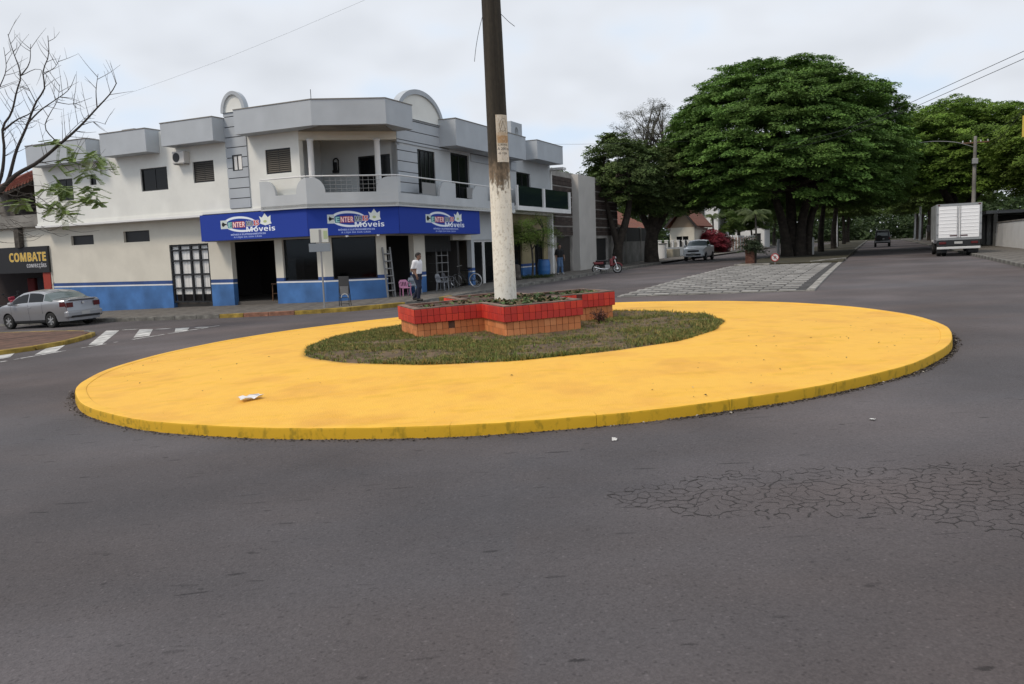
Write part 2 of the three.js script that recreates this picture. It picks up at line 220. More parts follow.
{ // right-hand pavement and the median
  const pv = setting('pavement', strip(A, -8, 170, 12.95, 17, .146, 3, 2), M.paving); kerbs(pv, [A(-8, 12.95), A(12, 12.9), A(45, 12.9)].reverse(), () => 'g', .15, .16, 1.2); kerbs(pv, [A(45, 12.9), A(170, 12.9)].reverse(), () => 'g', .15, .16, 5);
  const md = setting('median', strip(A, 23.3, 170, .2, 6.1, .10, 3, 1.5), mat([.075, .066, .035], 1, { tex: T.rough }));
  kerbs(md, [A(.3, 6.12), A(26, 6.1), A(60, 6.1)], () => 'w', .05, .24, 1); kerbs(md, [A(60, 6.1), A(170, 6.1)], () => 'g', .12, .25, 6); kerbs(md, [A(170, .1), A(62, .1), A(36, .1)], () => 'g', .12, .16, 6);
  const apron = setting('paved_apron', sheet([A(.1, .1), A(.4, 6.0), A(23.3, 6.0), A(23.3, .1)], .02, 4), mat([.085, .08, .078], .95, { tex: T.rough }));
  kerbs(apron, [A(23.3, .02), A(12, .02), A(0, .02)], () => 'w', .035, .14, 1.0); kerbs(apron, [A(0, 0), A(.2, 3), A(.35, 6.0)], () => 'g', .03, .12, 1); kerbs(apron, [A(22.2, 2.35), A(22.7, .3)], () => 'w', .16, .16, 1.2); kerbs(apron, [A(28.5, 6.0), A(24.3, 4.3)], () => 'w', .14, .16, 1.2);
  const r = rngOf(12), spots = []; for (let s = .5, row = 0; s < 22.6; s += .52, row++) for (let t = .28 + (row & 1) * .28; t < 5.6; t += .56) spots.push([s, t, row & 1]);
  const im = new THREE.InstancedMesh(new RoundedBoxGeometry(.50, .05, .30, 1, .012), mat([1, 1, 1], .95), spots.length), o = new THREE.Object3D(), c = new THREE.Color();
  spots.forEach(([s, t, e], i) => { const [x, z] = A(s, t); o.position.set(x, G(x, z) + .026 + r() * .008, z); o.rotation.set((r() - .5) * .02, -YA + (r() - .5) * .03, (r() - .5) * .02); o.updateMatrix(); im.setMatrixAt(i, o.matrix); const k = (e ? .16 : .31) * (.7 + .5 * r()); c.setRGB(k, k * .97, k * .92); im.setColorAt(i, c); });
  im.name = 'paving_blocks'; im.userData.kind = 'stuff'; im.castShadow = im.receiveShadow = true; apron.add(im);
  // ground of the blocks behind the pavements
  const lot = mat([.085, .085, .045], 1, { tex: T.rough });
  setting('vacant_ground', strip(A, -8, 170, 17, 70, .12, 8, 8), lot); setting('vacant_ground', strip(A, 36, 170, -60, -10.6, .12, 8, 8), lot);
  setting('far_field', strip(A, 171, 1500, -700, 900, .1, 60, 60), lot);
}
{ // corner of the little traffic island at the left edge
  const edge = [[-16.2, -18.6], [-14.2, -19.3], [-13.02, -20.24], [-12.68, -20.72], [-12.4, -21.52], [-12.5, -23.0], [-12.85, -24.3], [-13.5, -25.1], [-14.6, -25.75], [-17.2, -26.9], [-24, -29.6]];
  const isl = setting('verge', sheet([...edge, [-26, -24], [-20, -18]], .115, 3), mat([.20, .105, .07], 1, { tex: T.rough })); kerbs(isl, edge.slice().reverse(), (t, i) => i % 9 === 4 ? 'g' : 'y', .12, .16, .9);
}
// ---------------------------------------------------------------- the roundabout
const RC = { x: .09, z: -15.75 };
const ellR = (th, a, b, ax) => { const c = Math.cos(th - ax), s = Math.sin(th - ax); return 1 / Math.sqrt(c * c / a / a + s * s / b / b); };
const Rout = th => ellR(th, 7.75, 7.42, -.295) + .012 * Math.sin(th * 9) + .008 * Math.sin(th * 23 + 1), Rgr = th => ellR(th, 4.09, 3.84, -.53) + .03 * Math.sin(th * 7 + 2) + .02 * Math.sin(th * 17);
const islandH = (x, z) => { const dx = x - RC.x, dz = z - RC.z, th = Math.atan2(dz, dx), R = Math.hypot(dx, dz), ro = Rout(th) - .17, rg = Rgr(th); return R > rg ? mix(.118, .25, sm(clamp((ro - R) / (ro - rg), 0, 1))) : .25 + .02 * (1 - R / rg); };
function ringGeo(prof, n, a0 = 0, a1 = Math.PI * 2) {    // prof(th) -> [[radius, height over road], ...] from outside in
  const rows = [], idx = [], pos = []; let m = 0;
  for (let i = 0; i <= n; i++) { const th = mix(a0, a1, i / n), P = prof(th); m = P.length; for (const [R, h] of P) { const x = RC.x + R * Math.cos(th), z = RC.z + R * Math.sin(th); pos.push(x, G(x, z) + h, z); } }
  for (let i = 0; i < n; i++) for (let k = 0; k + 1 < m; k++) { const a = i * m + k; idx.push(a, a + 1, a + m, a + 1, a + m + 1, a + m); }
  const g = new THREE.BufferGeometry(); g.setAttribute('position', new THREE.Float32BufferAttribute(pos, 3)); g.setIndex(idx); g.computeVertexNormals(); return g;
}
{
  const isl = thing('roundabout', 'large round traffic island painted bright yellow in the middle of the road', 'traffic island');
  const yTex = dataTex(1024, (u, v) => { const a = fbm(u * 7, v * 7, 2, 5, 7), b = fbm(u * 40, v * 40, 5, 3, 40), s = fbm(u * 9, v * 30, 8, 3, 270); const k = 1 - .05 * step(.5, .85, a) - .05 * (b - .5) - .03 * step(.62, .8, s); return [255 * k, 250 * k - 6 * step(.5, .8, a), 245 * k - 30 * step(.45, .8, s)]; }, true, 5.2);
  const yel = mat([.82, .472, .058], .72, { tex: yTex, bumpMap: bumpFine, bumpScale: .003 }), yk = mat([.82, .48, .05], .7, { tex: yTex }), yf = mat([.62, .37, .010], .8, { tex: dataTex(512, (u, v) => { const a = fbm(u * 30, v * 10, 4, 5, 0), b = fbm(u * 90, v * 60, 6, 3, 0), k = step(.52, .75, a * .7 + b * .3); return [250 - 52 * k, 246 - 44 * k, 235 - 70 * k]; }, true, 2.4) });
  part(isl, 'painted_slab', ringGeo(th => { const o = Rout(th) - .160, i = Rgr(th) - .02, P = []; for (let k = 0; k <= 26; k++) { const R = mix(o, i, k / 26), x = RC.x + R * Math.cos(th), z = RC.z + R * Math.sin(th); P.push([R, islandH(x, z) + (fbm(x * 1.1, z * 1.1, 3, 3) - .5) * .02 * Math.min(1, k / 3) * Math.min(1, (26 - k) / 3)]); } P.push([i, .1]); return P; }, 220), yel);
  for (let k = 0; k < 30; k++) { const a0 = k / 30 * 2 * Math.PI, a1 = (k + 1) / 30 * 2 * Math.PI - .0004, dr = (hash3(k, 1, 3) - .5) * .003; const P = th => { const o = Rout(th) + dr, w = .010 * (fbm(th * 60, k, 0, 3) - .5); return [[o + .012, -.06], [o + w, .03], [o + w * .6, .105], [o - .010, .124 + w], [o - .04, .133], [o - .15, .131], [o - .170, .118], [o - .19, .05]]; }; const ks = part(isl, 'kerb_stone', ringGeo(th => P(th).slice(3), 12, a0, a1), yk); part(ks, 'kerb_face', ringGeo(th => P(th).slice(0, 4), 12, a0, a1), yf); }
  // lawn inside it
  const soilCol = (x, z) => step(.43, .57, fbm(x * .55 + 3.3, z * .9 + 1.7, 2, 4)), rad = (x, z) => Math.hypot(x - RC.x, z - RC.z) / Rgr(Math.atan2(z - RC.z, x - RC.x));
  const sg = ringGeo(th => { const P = []; for (let k = 0; k <= 40; k++) { const R = Rgr(th) * (1 - k / 40) - .02 * (1 - k / 40), x = RC.x + R * Math.cos(th), z = RC.z + R * Math.sin(th); P.push([R, .236 + .03 * Math.min(1, k / 4) + (fbm(x * 3, z * 3, 1, 3) - .5) * .03]); } return P; }, 160);
  const sp = sg.attributes.position, sc = []; for (let i = 0; i < sp.count; i++) { const x = sp.getX(i), z = sp.getZ(i), b = soilCol(x, z), n = .75 + .5 * fbm(x * 6, z * 6, 9, 3); sc.push(mix(.12, .19, b) * n, mix(.105, .125, b) * n, mix(.045, .07, b) * n); } sg.setAttribute('color', new THREE.Float32BufferAttribute(sc, 3));
  part(isl, 'lawn_soil', sg, mat([1, 1, 1], 1, { tex: T.rough, vertexColors: true }));
  const r = rngOf(41), tuft = []; for (let k = 0; k < 7; k++) { const a = r() * 6.28, t = .3 + r() * .8, w = .006, h = .03 + r() * .03, x = (r() - .5) * .06, z = (r() - .5) * .06; tuft.push(x - w * Math.sin(a), 0, z + w * Math.cos(a), x + w * Math.sin(a), 0, z - w * Math.cos(a), x + Math.cos(a) * h * t, h, z + Math.sin(a) * h * t); }
  const tg = new THREE.BufferGeometry(); tg.setAttribute('position', new THREE.Float32BufferAttribute(tuft, 3)); tg.computeVertexNormals();
  const spots = []; while (spots.length < 30000) { const x = RC.x + (r() - .5) * 8.4, z = RC.z + (r() - .5) * 8.2; if (rad(x, z) > .995) continue; const b = soilCol(x, z); if (r() < b * .88) continue; spots.push([x, z, b]); }
  const im = new THREE.InstancedMesh(tg, mat([1, 1, 1], .9, { side: THREE.DoubleSide }), spots.length), o = new THREE.Object3D(), c = new THREE.Color();
  spots.forEach(([x, z, b], i) => { o.position.set(x, G(x, z) + .245 + (fbm(x * 3, z * 3, 1, 3) - .5) * .03, z); o.rotation.set(0, r() * 6.28, 0); o.scale.setScalar((.6 + r() * .8) * (r() < .02 ? 1.6 : 1)); o.updateMatrix(); im.setMatrixAt(i, o.matrix); const k = .7 + r() * .6, d = r() < .38 ? 1 : 0; c.setRGB(mix(.115, .25, d) * k, mix(.145, .19, d) * k, mix(.03, .06, d) * k); im.setColorAt(i, c); });
  im.name = 'grass'; im.userData = { kind: 'stuff', label: 'short patchy grass around the tiled planter inside the yellow ring', category: 'grass' }; im.castShadow = im.receiveShadow = true; scene.add(im);
}
{ // dead leaves and grit along the foot of the yellow kerb
  const r = rngOf(8), n = 7000, g = new THREE.BufferGeometry(); g.setAttribute('position', new THREE.Float32BufferAttribute([-.5, 0, 0, 0, .18, -.3, .5, .05, 0, -.5, 0, 0, .5, .05, 0, 0, .22, .35], 3)); g.computeVertexNormals();
  const im = new THREE.InstancedMesh(g, mat([1, 1, 1], 1, { side: THREE.DoubleSide }), n), o = new THREE.Object3D(), c = new THREE.Color();
  for (let i = 0; i < n; i++) { let th = r() * 6.28; if (i % 3 == 0) th = .15 + r() * 1.2; if (i % 7 == 0) th = 2.7 + r() * .5; const on = i % 40 === 7, R = on ? mix(Rgr(th) + .1, Rout(th) - .3, Math.sqrt(r())) : Rout(th) + .01 + Math.abs(r() + r() + r() - 1.5) * (.05 + .10 * fbm(th * 9, 1, 0, 3)), x = RC.x + R * Math.cos(th), z = RC.z + R * Math.sin(th); o.position.set(x, G(x, z) + (on ? islandH(x, z) + .012 : .004), z); o.rotation.set((r() - .5) * .6, r() * 6.28, (r() - .5) * .6); const s = .012 + r() * r() * .045; o.scale.set(s, s, s); o.updateMatrix(); im.setMatrixAt(i, o.matrix); const k = .02 + r() * .06; r() < .04 ? c.setRGB(.4, .36, .3) : c.setRGB(k * 1.25, k, k * .75); im.setColorAt(i, c); }
  im.name = 'leaf_litter'; im.userData = { kind: 'stuff', label: 'dry leaves and grit scattered on and around the yellow kerb', category: 'leaf litter' }; im.castShadow = im.receiveShadow = true; scene.add(im);
}
function scrap(name, label, cat, x, z, h, w, d, m, seed, group) {   // a crumpled sheet lying on the ground
  const g = new THREE.PlaneGeometry(w, d, 6, 5).rotateX(-Math.PI / 2).rotateY(hash3(seed, 1, 1) * 3), p = g.attributes.position; for (let i = 0; i < p.count; i++) p.setXYZ(i, x + p.getX(i) + (hash3(i, seed, 2) - .5) * w * .12, G(x, z) + h + .006 + hash3(i, seed, 3) * Math.min(w, d) * .28, z + p.getZ(i) + (hash3(i, seed, 4) - .5) * d * .2); g.computeVertexNormals(); m.side = THREE.DoubleSide; return solo(name, label, cat, g, m, group);
}
scrap('paper_scrap', 'crumpled white paper lying on the yellow island at left', 'paper', -3.5, -10.48, .165, .17, .30, mat([.75, .73, .72], .9), 3);
scrap('paper_scrap', 'dark and white crumpled wrapper on the asphalt below the yellow kerb', 'litter', 2.32, -9.42, .0, .13, .12, mat([.28, .25, .23], .9), 9);
scrap('dry_leaf', 'dry brown leaf on the yellow paint below the lawn', 'leaf', 1.95, -13.3, .20, .16, .16, mat([.16, .09, .04], .9), 11);
scrap('dry_leaf', 'curled brown leaf on the asphalt against the yellow kerb at right', 'leaf', 3.45, -9.75, 0, .14, .12, mat([.24, .13, .08], .9), 14);
scrap('paper_scrap', 'small flat white paper on the asphalt just below the kerb front', 'paper', .98, -7.75, 0, .10, .05, mat([.55, .54, .52], .9), 17);
scrap('paper_scrap', 'tiny white scrap on the bare asphalt right of the cracked patch', 'paper', 3.6, -7.9, 0, .06, .05, mat([.6, .6, .58], .9), 21);
// ---------------------------------------------------------------- cross-shaped tiled planter
const PC = { x: -.08, z: -17.1 }, PY = G(PC.x, PC.z) + .255, PRY = Math.atan2(.33, .94);
{
  const pl = thing('tiled_planter', 'cross-shaped planter with red tiled rim over orange tiled base, on the lawn', 'planter', [PC.x, PY, PC.z], PRY); pl.rotation.order = 'ZXY'; pl.rotation.z = .03; pl.rotation.x = .008;
  const plus = (a, e) => [[-e, -a], [-e, a], [-a, a], [-a, e], [a, e], [a, a], [e, a], [e, -a], [a, -a], [a, -e], [-a, -e], [-a, -a]];
  const ring = (o, i, y0, y1) => { const s = poly(plus(...o).map(p => [p[0], -p[1]])); s.holes.push(new THREE.Path(plus(...i).map(p => new THREE.Vector2(p[0], -p[1])))); return new THREE.ExtrudeGeometry(s, { depth: y1 - y0, bevelEnabled: false }).rotateX(-Math.PI / 2).translate(0, y0, 0); };
  const grout = mat([.16, .085, .055], .95, { tex: T.rough });
  part(pl, 'base_wall', ring([.745, 2.13], [.6, 1.98], -.08, .28), grout); part(pl, 'rim_wall', ring([.79, 2.175], [.645, 2.03], .28, .565), mat([.12, .03, .02], .9));
  part(pl, 'rim_cap', ring([.797, 2.182], [.66, 2.045], .565, .585), mat([.33, .22, .17], .95, { tex: T.rough }));
  part(pl, 'soil', prism(plus(.655, 2.04), .05, .555), M.soil);
  const oM = [[.66, .225, .075], [.60, .20, .065], [.72, .27, .10], [.56, .20, .07]].map(c => mat(c, .65, { tex: T.plaster })), rM = [[.58, .034, .018], [.52, .028, .016], [.64, .045, .02], [.50, .032, .02]].map(c => mat(c, .6, { tex: T.plaster }));
  const og = metreUV(join(rbx(-.058, .058, 0, .142, 0, .014, .005, 1))), rg = metreUV(join(rbx(-.0575, .0575, 0, .137, 0, .014, .005, 1))), r = rngOf(3), rest = [[], []]; let count = 0;
  const seen = (nx, nz, x, z) => { const c = Math.cos(PRY), s = Math.sin(PRY), wx = x * c + z * s, wz = -x * s + z * c, mx = nx * c + nz * s, mz = -nx * s + nz * c; return mx * (0 - PC.x - wx) + mz * (0 - PC.z - wz) > 0; };
  for (const [a, e, rows, y0, dy, geo, ms, k] of [[.745, 2.13, 2, -.01, .1455, og, oM, 0], [.79, 2.175, 2, .283, .1415, rg, rM, 1]]) {
    const P = plus(a, e); for (let i = 0; i < 12; i++) {
      const p = P[i], q = P[(i + 1) % 12], L = Math.hypot(q[0] - p[0], q[1] - p[1]), n = Math.max(1, Math.round(L / .122)), dx = (q[0] - p[0]) / L, dz = (q[1] - p[1]) / L, nx = -dz, nz = dx, ry = Math.atan2(nx, nz);
      for (let c = 0; c < n; c++) for (let w = 0; w < rows; w++) {
        const t = (c + .5) / n * L, x = p[0] + dx * t, z = p[1] + dz * t, vis = seen(nx, nz, x, z) && count < 298; if (r() < .012) continue;
        const tilt = [(r() - .5) * .02, ry, (r() - .5) * .02], sx = L / n / .122;
        if (vis) { const m = new THREE.Mesh(geo, ms[r() * 4 | 0]); m.name = 'tile'; m.position.set(x, y0 + w * dy, z); m.rotation.set(...tilt); m.scale.x = sx; m.castShadow = m.receiveShadow = true; pl.add(m); count++; }
        else rest[k].push(geo.clone().scale(sx, 1, 1).rotateY(ry).translate(x, y0 + w * dy, z));
      }
    }
  }
  rest.forEach((g, k) => { if (g.length) { const m = part(pl, 'tile', g, (k ? rM : oM)[0]); m.userData.kind = 'stuff'; } });
  // low plants and weeds in the soil
  const rr = rngOf(19), N = 1500, lf = new THREE.BufferGeometry(); lf.setAttribute('position', new THREE.Float32BufferAttribute([0, 0, 0, .25, .2, .18, 0, .35, .7, 0, 0, 0, 0, .35, .7, -.25, .2, .18], 3)); lf.computeVertexNormals();
  const im = new THREE.InstancedMesh(lf, mat([1, 1, 1], .8, { side: THREE.DoubleSide }), N), o = new THREE.Object3D(), c = new THREE.Color(), cs = Math.cos(PRY), sn = Math.sin(PRY);
  for (let i = 0; i < N; i++) { let x, z; do { x = (rr() - .5) * 3.8; z = (rr() - .5) * 3.8; } while ((Math.abs(x) > .58 && Math.abs(z) > .58) || Math.hypot(x, z) < .3 || fbm(x * 2 + 9, z * 2, 1, 3) < .38 + .2 * rr()); const wx = PC.x + x * cs + z * sn, wz = PC.z - x * sn + z * cs; o.position.set(wx, PY + .545 + .03 * (wx - PC.x), wz); o.rotation.set((rr() - .5) * .9, rr() * 6.28, (rr() - .5) * .9); o.scale.setScalar(.05 + rr() * .12); o.updateMatrix(); im.setMatrixAt(i, o.matrix); const k = .5 + rr(), b = rr() < .4; c.setRGB((b ? .14 : .06) * k, (b ? .10 : .10) * k, (b ? .05 : .03) * k); im.setColorAt(i, c); }
  im.name = 'planter_weeds'; im.userData = { kind: 'stuff', label: 'low weeds and ground cover growing in the cross-shaped planter', category: 'weeds' }; im.castShadow = im.receiveShadow = true; scene.add(im);
}
{ // reddish dry shrub at the planter foot, and the stub standing in it
  const r = rngOf(62), s = thing('dry_shrub', 'small dry reddish shrub on the lawn at the planter side', 'shrub', [1.82, G(1.82, -16.3) + .25, -16.3]), tw = [], lv = [];
  for (let i = 0; i < 60; i++) { const a = r() * 6.28, l = .14 + r() * .24, t = r() * .9; const e = [Math.cos(a) * l * t, l * (1 - t * .5), Math.sin(a) * l * t]; tw.push(limb([[0, -.02, 0], [e[0] * .5 + (r() - .5) * .05, e[1] * .6, e[2] * .5], e], [.006, .002], 4)); for (let k = 0; k < 5; k++) lv.push(new THREE.PlaneGeometry(.03, .018).rotateX(r() * 3).rotateY(r() * 6).translate(e[0] * (.5 + r() * .5) + (r() - .5) * .05, e[1] * (.5 + r() * .5), e[2] * (.5 + r() * .5))); }
  part(s, 'twigs', tw, M.bark); part(s, 'foliage', lv, mat([.13, .05, .035], .9, { side: THREE.DoubleSide }));
}
// ---------------------------------------------------------------- concrete pole in the planter
{
  const H = 11, n = [256, 2048], cv = document.createElement('canvas'); cv.width = n[0]; cv.height = n[1]; const cx = cv.getContext('2d'), id = cx.createImageData(n[0], n[1]), r = rngOf(2);
  for (let j = 0; j < n[1]; j++) for (let i = 0; i < n[0]; i++) {
    const y = (1 - j / n[1]) * H, u = i / n[0], st = fbm(u * 26, y * .5, 3, 4, 26), gr = fbm(u * 40, y * 16, 7, 4, 40), bl = fbm(u * 6, y * 2.2, 9, 4, 6);
    let c = [52, 48, 41].map(v => v * (.62 + .75 * st) * (.85 + .3 * gr));
    const wl = 2.62 + .6 * (st - .5) + .3 * (bl - .5), w = step(wl + .14, wl - .14, y + (gr - .5) * .45), brown = step(3.25, 2.75, y) * (1 - w);
    c = c.map((v, k) => mix(v, [168, 146, 122][k] * (.62 + .7 * gr), brown * .75 * (.4 + .9 * st)));
    const wc = [232, 228, 216].map((v, k) => v * (.93 + .12 * bl) - (gr > .6 ? (gr - .6) * [120, 135, 150][k] : 0) - 16 * step(.45, .7, st) * [1, 1.05, 1.2][k]), chip = step(.62, .8, fbm(u * 36, y * 24, 21, 4, 36)) * .5 * step(.2, 1.2, y + 1);
    c = c.map((v, k) => mix(v, mix(wc[k], [150, 140, 128][k], chip * .6), w)); const o = (j * n[0] + i) * 4; id.data[o] = c[0]; id.data[o + 1] = c[1]; id.data[o + 2] = c[2]; id.data[o + 3] = 255;
  }
  cx.putImageData(id, 0, 0); const tx = new THREE.CanvasTexture(cv); tx.colorSpace = THREE.SRGBColorSpace; tx.wrapS = THREE.RepeatWrapping;
  const p = thing('utility_pole', 'tall round pole, whitewashed below and bare dark above, rising from the tiled planter', 'utility pole', [PC.x - .02, PY + .47, PC.z]); p.rotation.z = .012;
  const g = new THREE.CylinderGeometry(.165, .238, H, 40, 90, true), q = g.attributes.position; for (let i = 0; i < q.count; i++) { const y = q.getY(i), a = Math.atan2(q.getZ(i), q.getX(i)), k = 1 + .012 * (fbm(a * 2 + 9, y * 1.5, 2, 3) - .5); q.setX(i, q.getX(i) * k); q.setZ(i, q.getZ(i) * k); } g.translate(0, H / 2 - .05, 0); g.computeVertexNormals();
  part(p, 'shaft', g, new THREE.MeshStandardMaterial({ map: tx, roughness: .95, bumpMap: tx, bumpScale: .006 }));
  // paper poster wrapped on the pole
  const pc = document.createElement('canvas'); pc.width = 160; pc.height = 512; const c = pc.getContext('2d'); c.fillStyle = '#c9c0b0'; c.fillRect(0, 0, 160, 512); c.fillStyle = '#bfae97'; c.fillRect(0, 190, 160, 100); c.fillStyle = '#b0906c'; c.fillRect(10, 225, 140, 80); c.strokeStyle = '#8b8070'; c.lineWidth = 8; c.beginPath(); c.ellipse(85, 110, 44, 70, .2, 0, 7); c.stroke(); c.beginPath(); c.moveTo(40, 190); c.lineTo(80, 70); c.lineTo(120, 190); c.stroke(); c.fillStyle = '#d3cbbd'; c.fillRect(0, 340, 160, 172); c.fillStyle = '#4b443d'; c.font = 'bold 30px sans-serif'; c.fillText('C.RURAL', 12, 334); c.fillStyle = '#2c2926'; c.font = 'bold 40px sans-serif'; c.fillText('A 200 m', 6, 382); c.font = 'bold 30px sans-serif'; c.fillStyle = '#565049'; c.fillText('45 3254', 12, 428); c.fillStyle = '#8a8378'; c.fillText('▲▲▲', 22, 484); for (let i = 0; i < 300; i++) { c.fillStyle = r() < .5 ? 'rgba(120,95,70,.16)' : 'rgba(240,236,228,.2)'; c.fillRect(r() * 160, r() * 512, 3 + r() * 14, 2 + r() * 26); }
  const pt = new THREE.CanvasTexture(pc); pt.colorSpace = THREE.SRGBColorSpace; const pg = new THREE.CylinderGeometry(.214, .2205, .96, 20, 6, true, -.12, 1.42), pp = pg.attributes.position; for (let i = 0; i < pp.count; i++) { const k = 1 + .012 * hash3(i, 3, 3); pp.setX(i, pp.getX(i) * k); pp.setZ(i, pp.getZ(i) * k); } pg.translate(0, 3.42, 0); pg.computeVertexNormals();
  part(p, 'poster', pg, new THREE.MeshStandardMaterial({ map: pt, roughness: .95, side: THREE.DoubleSide }), 'faded paper poster pasted round the pole');
  part(p, 'wire_end', tube([[.17, 5.95, .05], [.35, 5.75, .1], [.46, 5.66, .1]], .006), M.dark); part(p, 'wire_end', tube([[-.19, 5.9, .05], [-.28, 5.6, .08], [-.36, 5.25, .1], [-.40, 5.0, .1]], .006), M.dark);
}
// ---------------------------------------------------------------- corner furniture shop (local x along the long front, z out of it)
const rotR = g => g.rotateY(Math.PI / 2);                               // facade built along x (= distance up the avenue) turned onto the right-hand front
const onLine = (P, Q) => { const th = Math.atan2(-(Q[1] - P[1]), Q[0] - P[0]); return g => g.rotateY(th).translate(P[0], 0, P[1]); };
M.clear = glass([.95, .95, .95]); M.ochre = mat([.36, .30, .17], .9, { tex: T.stain });
const store = thing('furniture_store', 'two-storey cream and grey corner shop with blue sign band and balcony', 'shop building', [OB.x, 0, OB.z], -YB);
function win(xf, x0, x1, y0, y1, z, o = {}) {                           // window: frame (part) with panes and slats
  const f = o.f ?? .05, fm = o.frame ?? M.darkMetal, n = o.n ?? 2, W = part(o.parent ?? store, o.name ?? 'window', [bx(x0, x1, y0, y0 + f, z - .05, z), bx(x0, x1, y1 - f, y1, z - .05, z), bx(x0, x0 + f, y0 + f, y1 - f, z - .05, z), bx(x1 - f, x1, y0 + f, y1 - f, z - .05, z)].map(xf), fm);
  const w = (x1 - x0 - 2 * f) / n; for (let i = 0; i < n; i++) { const a = x0 + f + i * w, zz = z - .035 + (i % 2) * .012; part(W, 'pane', xf(bx(a + .012, a + w - .012, y0 + f, y1 - f, zz - .006, zz)), o.glass ?? M.glassDark); if (i) part(W, 'mullion', xf(bx(a - .02, a + .02, y0 + f, y1 - f, z - .045, z - .004)), fm); }
  if (o.slats) { const k = Math.round((y1 - y0 - 2 * f) / .075); for (let i = 0; i < k; i++) { const y = y0 + f + (i + .1) * (y1 - y0 - 2 * f) / k; part(W, 'slat', xf(new THREE.BoxGeometry(x1 - x0 - 2 * f, .062, .012).rotateX(-.5).translate((x0 + x1) / 2, y + .035, z - .012)), o.slats); } }
  return W;
}
const id = g => g, chF = onLine([-1.95, 0], [0, -1.45]), LCH = Math.hypot(1.95, 1.45);
{
  const S = store, gate = [-10.4, -8.08, -2, 2.77], door = [-6.82, -4.45, -2, 2.76], show = [-4.05, -2.3, 1.07, 2.76], vents = [[-16.76, -15.2, 2.98, 3.42], [-13.2, -11.55, 2.98, 3.48]], L = [gate, door, show, ...vents];
  const R = [[1.55, 3.66, -2, 2.78], [4.59, 7.17, -2, 2.78], [9.3, 11.7, -2, 2.56], [13.3, 15.1, -2, 2.5], [16.9, 18.3, -2, 2.5]], C = [[.32, 2.08, 1.07, 2.76]];
  // ground floor, bands of paint
  const bands = [['dado', -1, .99, M.blue, 0], ['paint_line', .99, 1.05, M.white, .003], ['paint_band', 1.05, 1.2, M.blueDark, 0], ['wall', 1.2, 3.95, M.creamLow, 0]];
  for (const [n, y0, y1, m, pr] of bands) {
    const put = (gs, q) => n === 'wall' ? part(S, n, gs, q) : gs.forEach(g => part(S, n, g, q)); put(wallGrid(-18.3, -1.95, y0, y1, -.25, pr, L), m); put(wallGrid(0, LCH, y0, y1, -.25, pr, C).map(chF), m);
    put(wallGrid(1.45, 9, y0, y1, -.25, pr, R).map(rotR), m); put(wallGrid(9, 12.4, y0, y1, -.25, pr, R).map(rotR), n === 'wall' ? M.greyLight : m); put(wallGrid(12.4, 18.9, y0, y1, -.25, pr, R).map(rotR), n === 'wall' ? M.ochre : m);
  }
  part(S, 'wall', [bx(-18.3, -.3, -1, 7.5, -14.25, -14), bx(-18.3, -18.05, -1, 7.5, -14, -.25), bx(-14, -.05, -1, 7.5, -18.9, -18.7)], M.creamLow);
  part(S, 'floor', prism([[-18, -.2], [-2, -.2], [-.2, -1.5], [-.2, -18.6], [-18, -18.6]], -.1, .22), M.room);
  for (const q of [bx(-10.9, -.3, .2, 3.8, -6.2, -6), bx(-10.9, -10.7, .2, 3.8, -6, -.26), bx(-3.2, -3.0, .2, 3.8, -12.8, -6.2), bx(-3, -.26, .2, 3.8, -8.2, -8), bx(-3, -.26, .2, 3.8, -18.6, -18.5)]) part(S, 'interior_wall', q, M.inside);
  part(S, 'floor_slab', prism([[-18.3, .55], [-4.2, .55], [-4.2, .9], [-1.9, .9], [.9, -1.25], [.9, -12.4], [.3, -12.4], [.3, -18.9], [-18.3, -18.9]], 3.952, 4.06), M.cream);
  part(S, 'ledge', bx(-18.36, -7.7, 3.86, 3.951, -.001, .60), M.white);
  // upper floor
  const U = [[-16.7, -15.6, 5.03, 6.02], [-14.45, -14.02, 5.62, 6.08], [-11.2, -9.6, 5.13, 6.1], [-8.1, -6.93, 5.29, 6.16], [-5.85, -5.32, 5.62, 6.26], [-4.15, -2.88, 5.37, 6.33]];
  part(S, 'upper_wall', wallGrid(-18.3, -2.45, 4.06, 7.58, .25, .5, U), M.cream); part(S, 'upper_wall', bx(-18.3, -18.05, 4.06, 7.58, -14, .249), M.cream);
  part(S, 'recess_wall', [bx(-3.75, -3.5, 4.06, 6.9, -2.2, .248), ...wallGrid(-3.75, .3, 4.06, 6.9, -2.45, -2.2, [[-1.62, -.02, 4.06, 6.1]])], M.greyLight);
  const UR = [[3.75, 5.3, 4.55, 6.42], [6.75, 8.55, 4.06, 6.55], [12.5, 13.2, 4.06, 6.3], [14.0, 15.9, 4.06, 6.2]];
  part(S, 'upper_wall', wallGrid(2.2, 18.9, 4.06, 7.58, .05, .3, UR).map(rotR), M.greyLight);
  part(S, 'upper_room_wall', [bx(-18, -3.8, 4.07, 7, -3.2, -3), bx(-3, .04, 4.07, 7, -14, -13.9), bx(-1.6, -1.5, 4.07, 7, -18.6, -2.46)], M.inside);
  part(S, 'roof_slab', prism([[-18.2, .45], [-2.5, .45], [-1.0, .95], [.95, -.5], [.28, -2.2], [.28, -18.8], [-18.2, -18.8]], 6.9, 7.05), M.concrete);
  part(S, 'porch_beam', [...[chF].map(f => onLine([-2.45, .48], [.55, -1.85])(bx(0, Math.hypot(3, 2.33), 6.58, 6.9, -.22, 0))), onLine([.55, -1.85], [.3, -2.25])(bx(0, .47, 6.58, 6.9, -.2, 0))], M.creamLow);
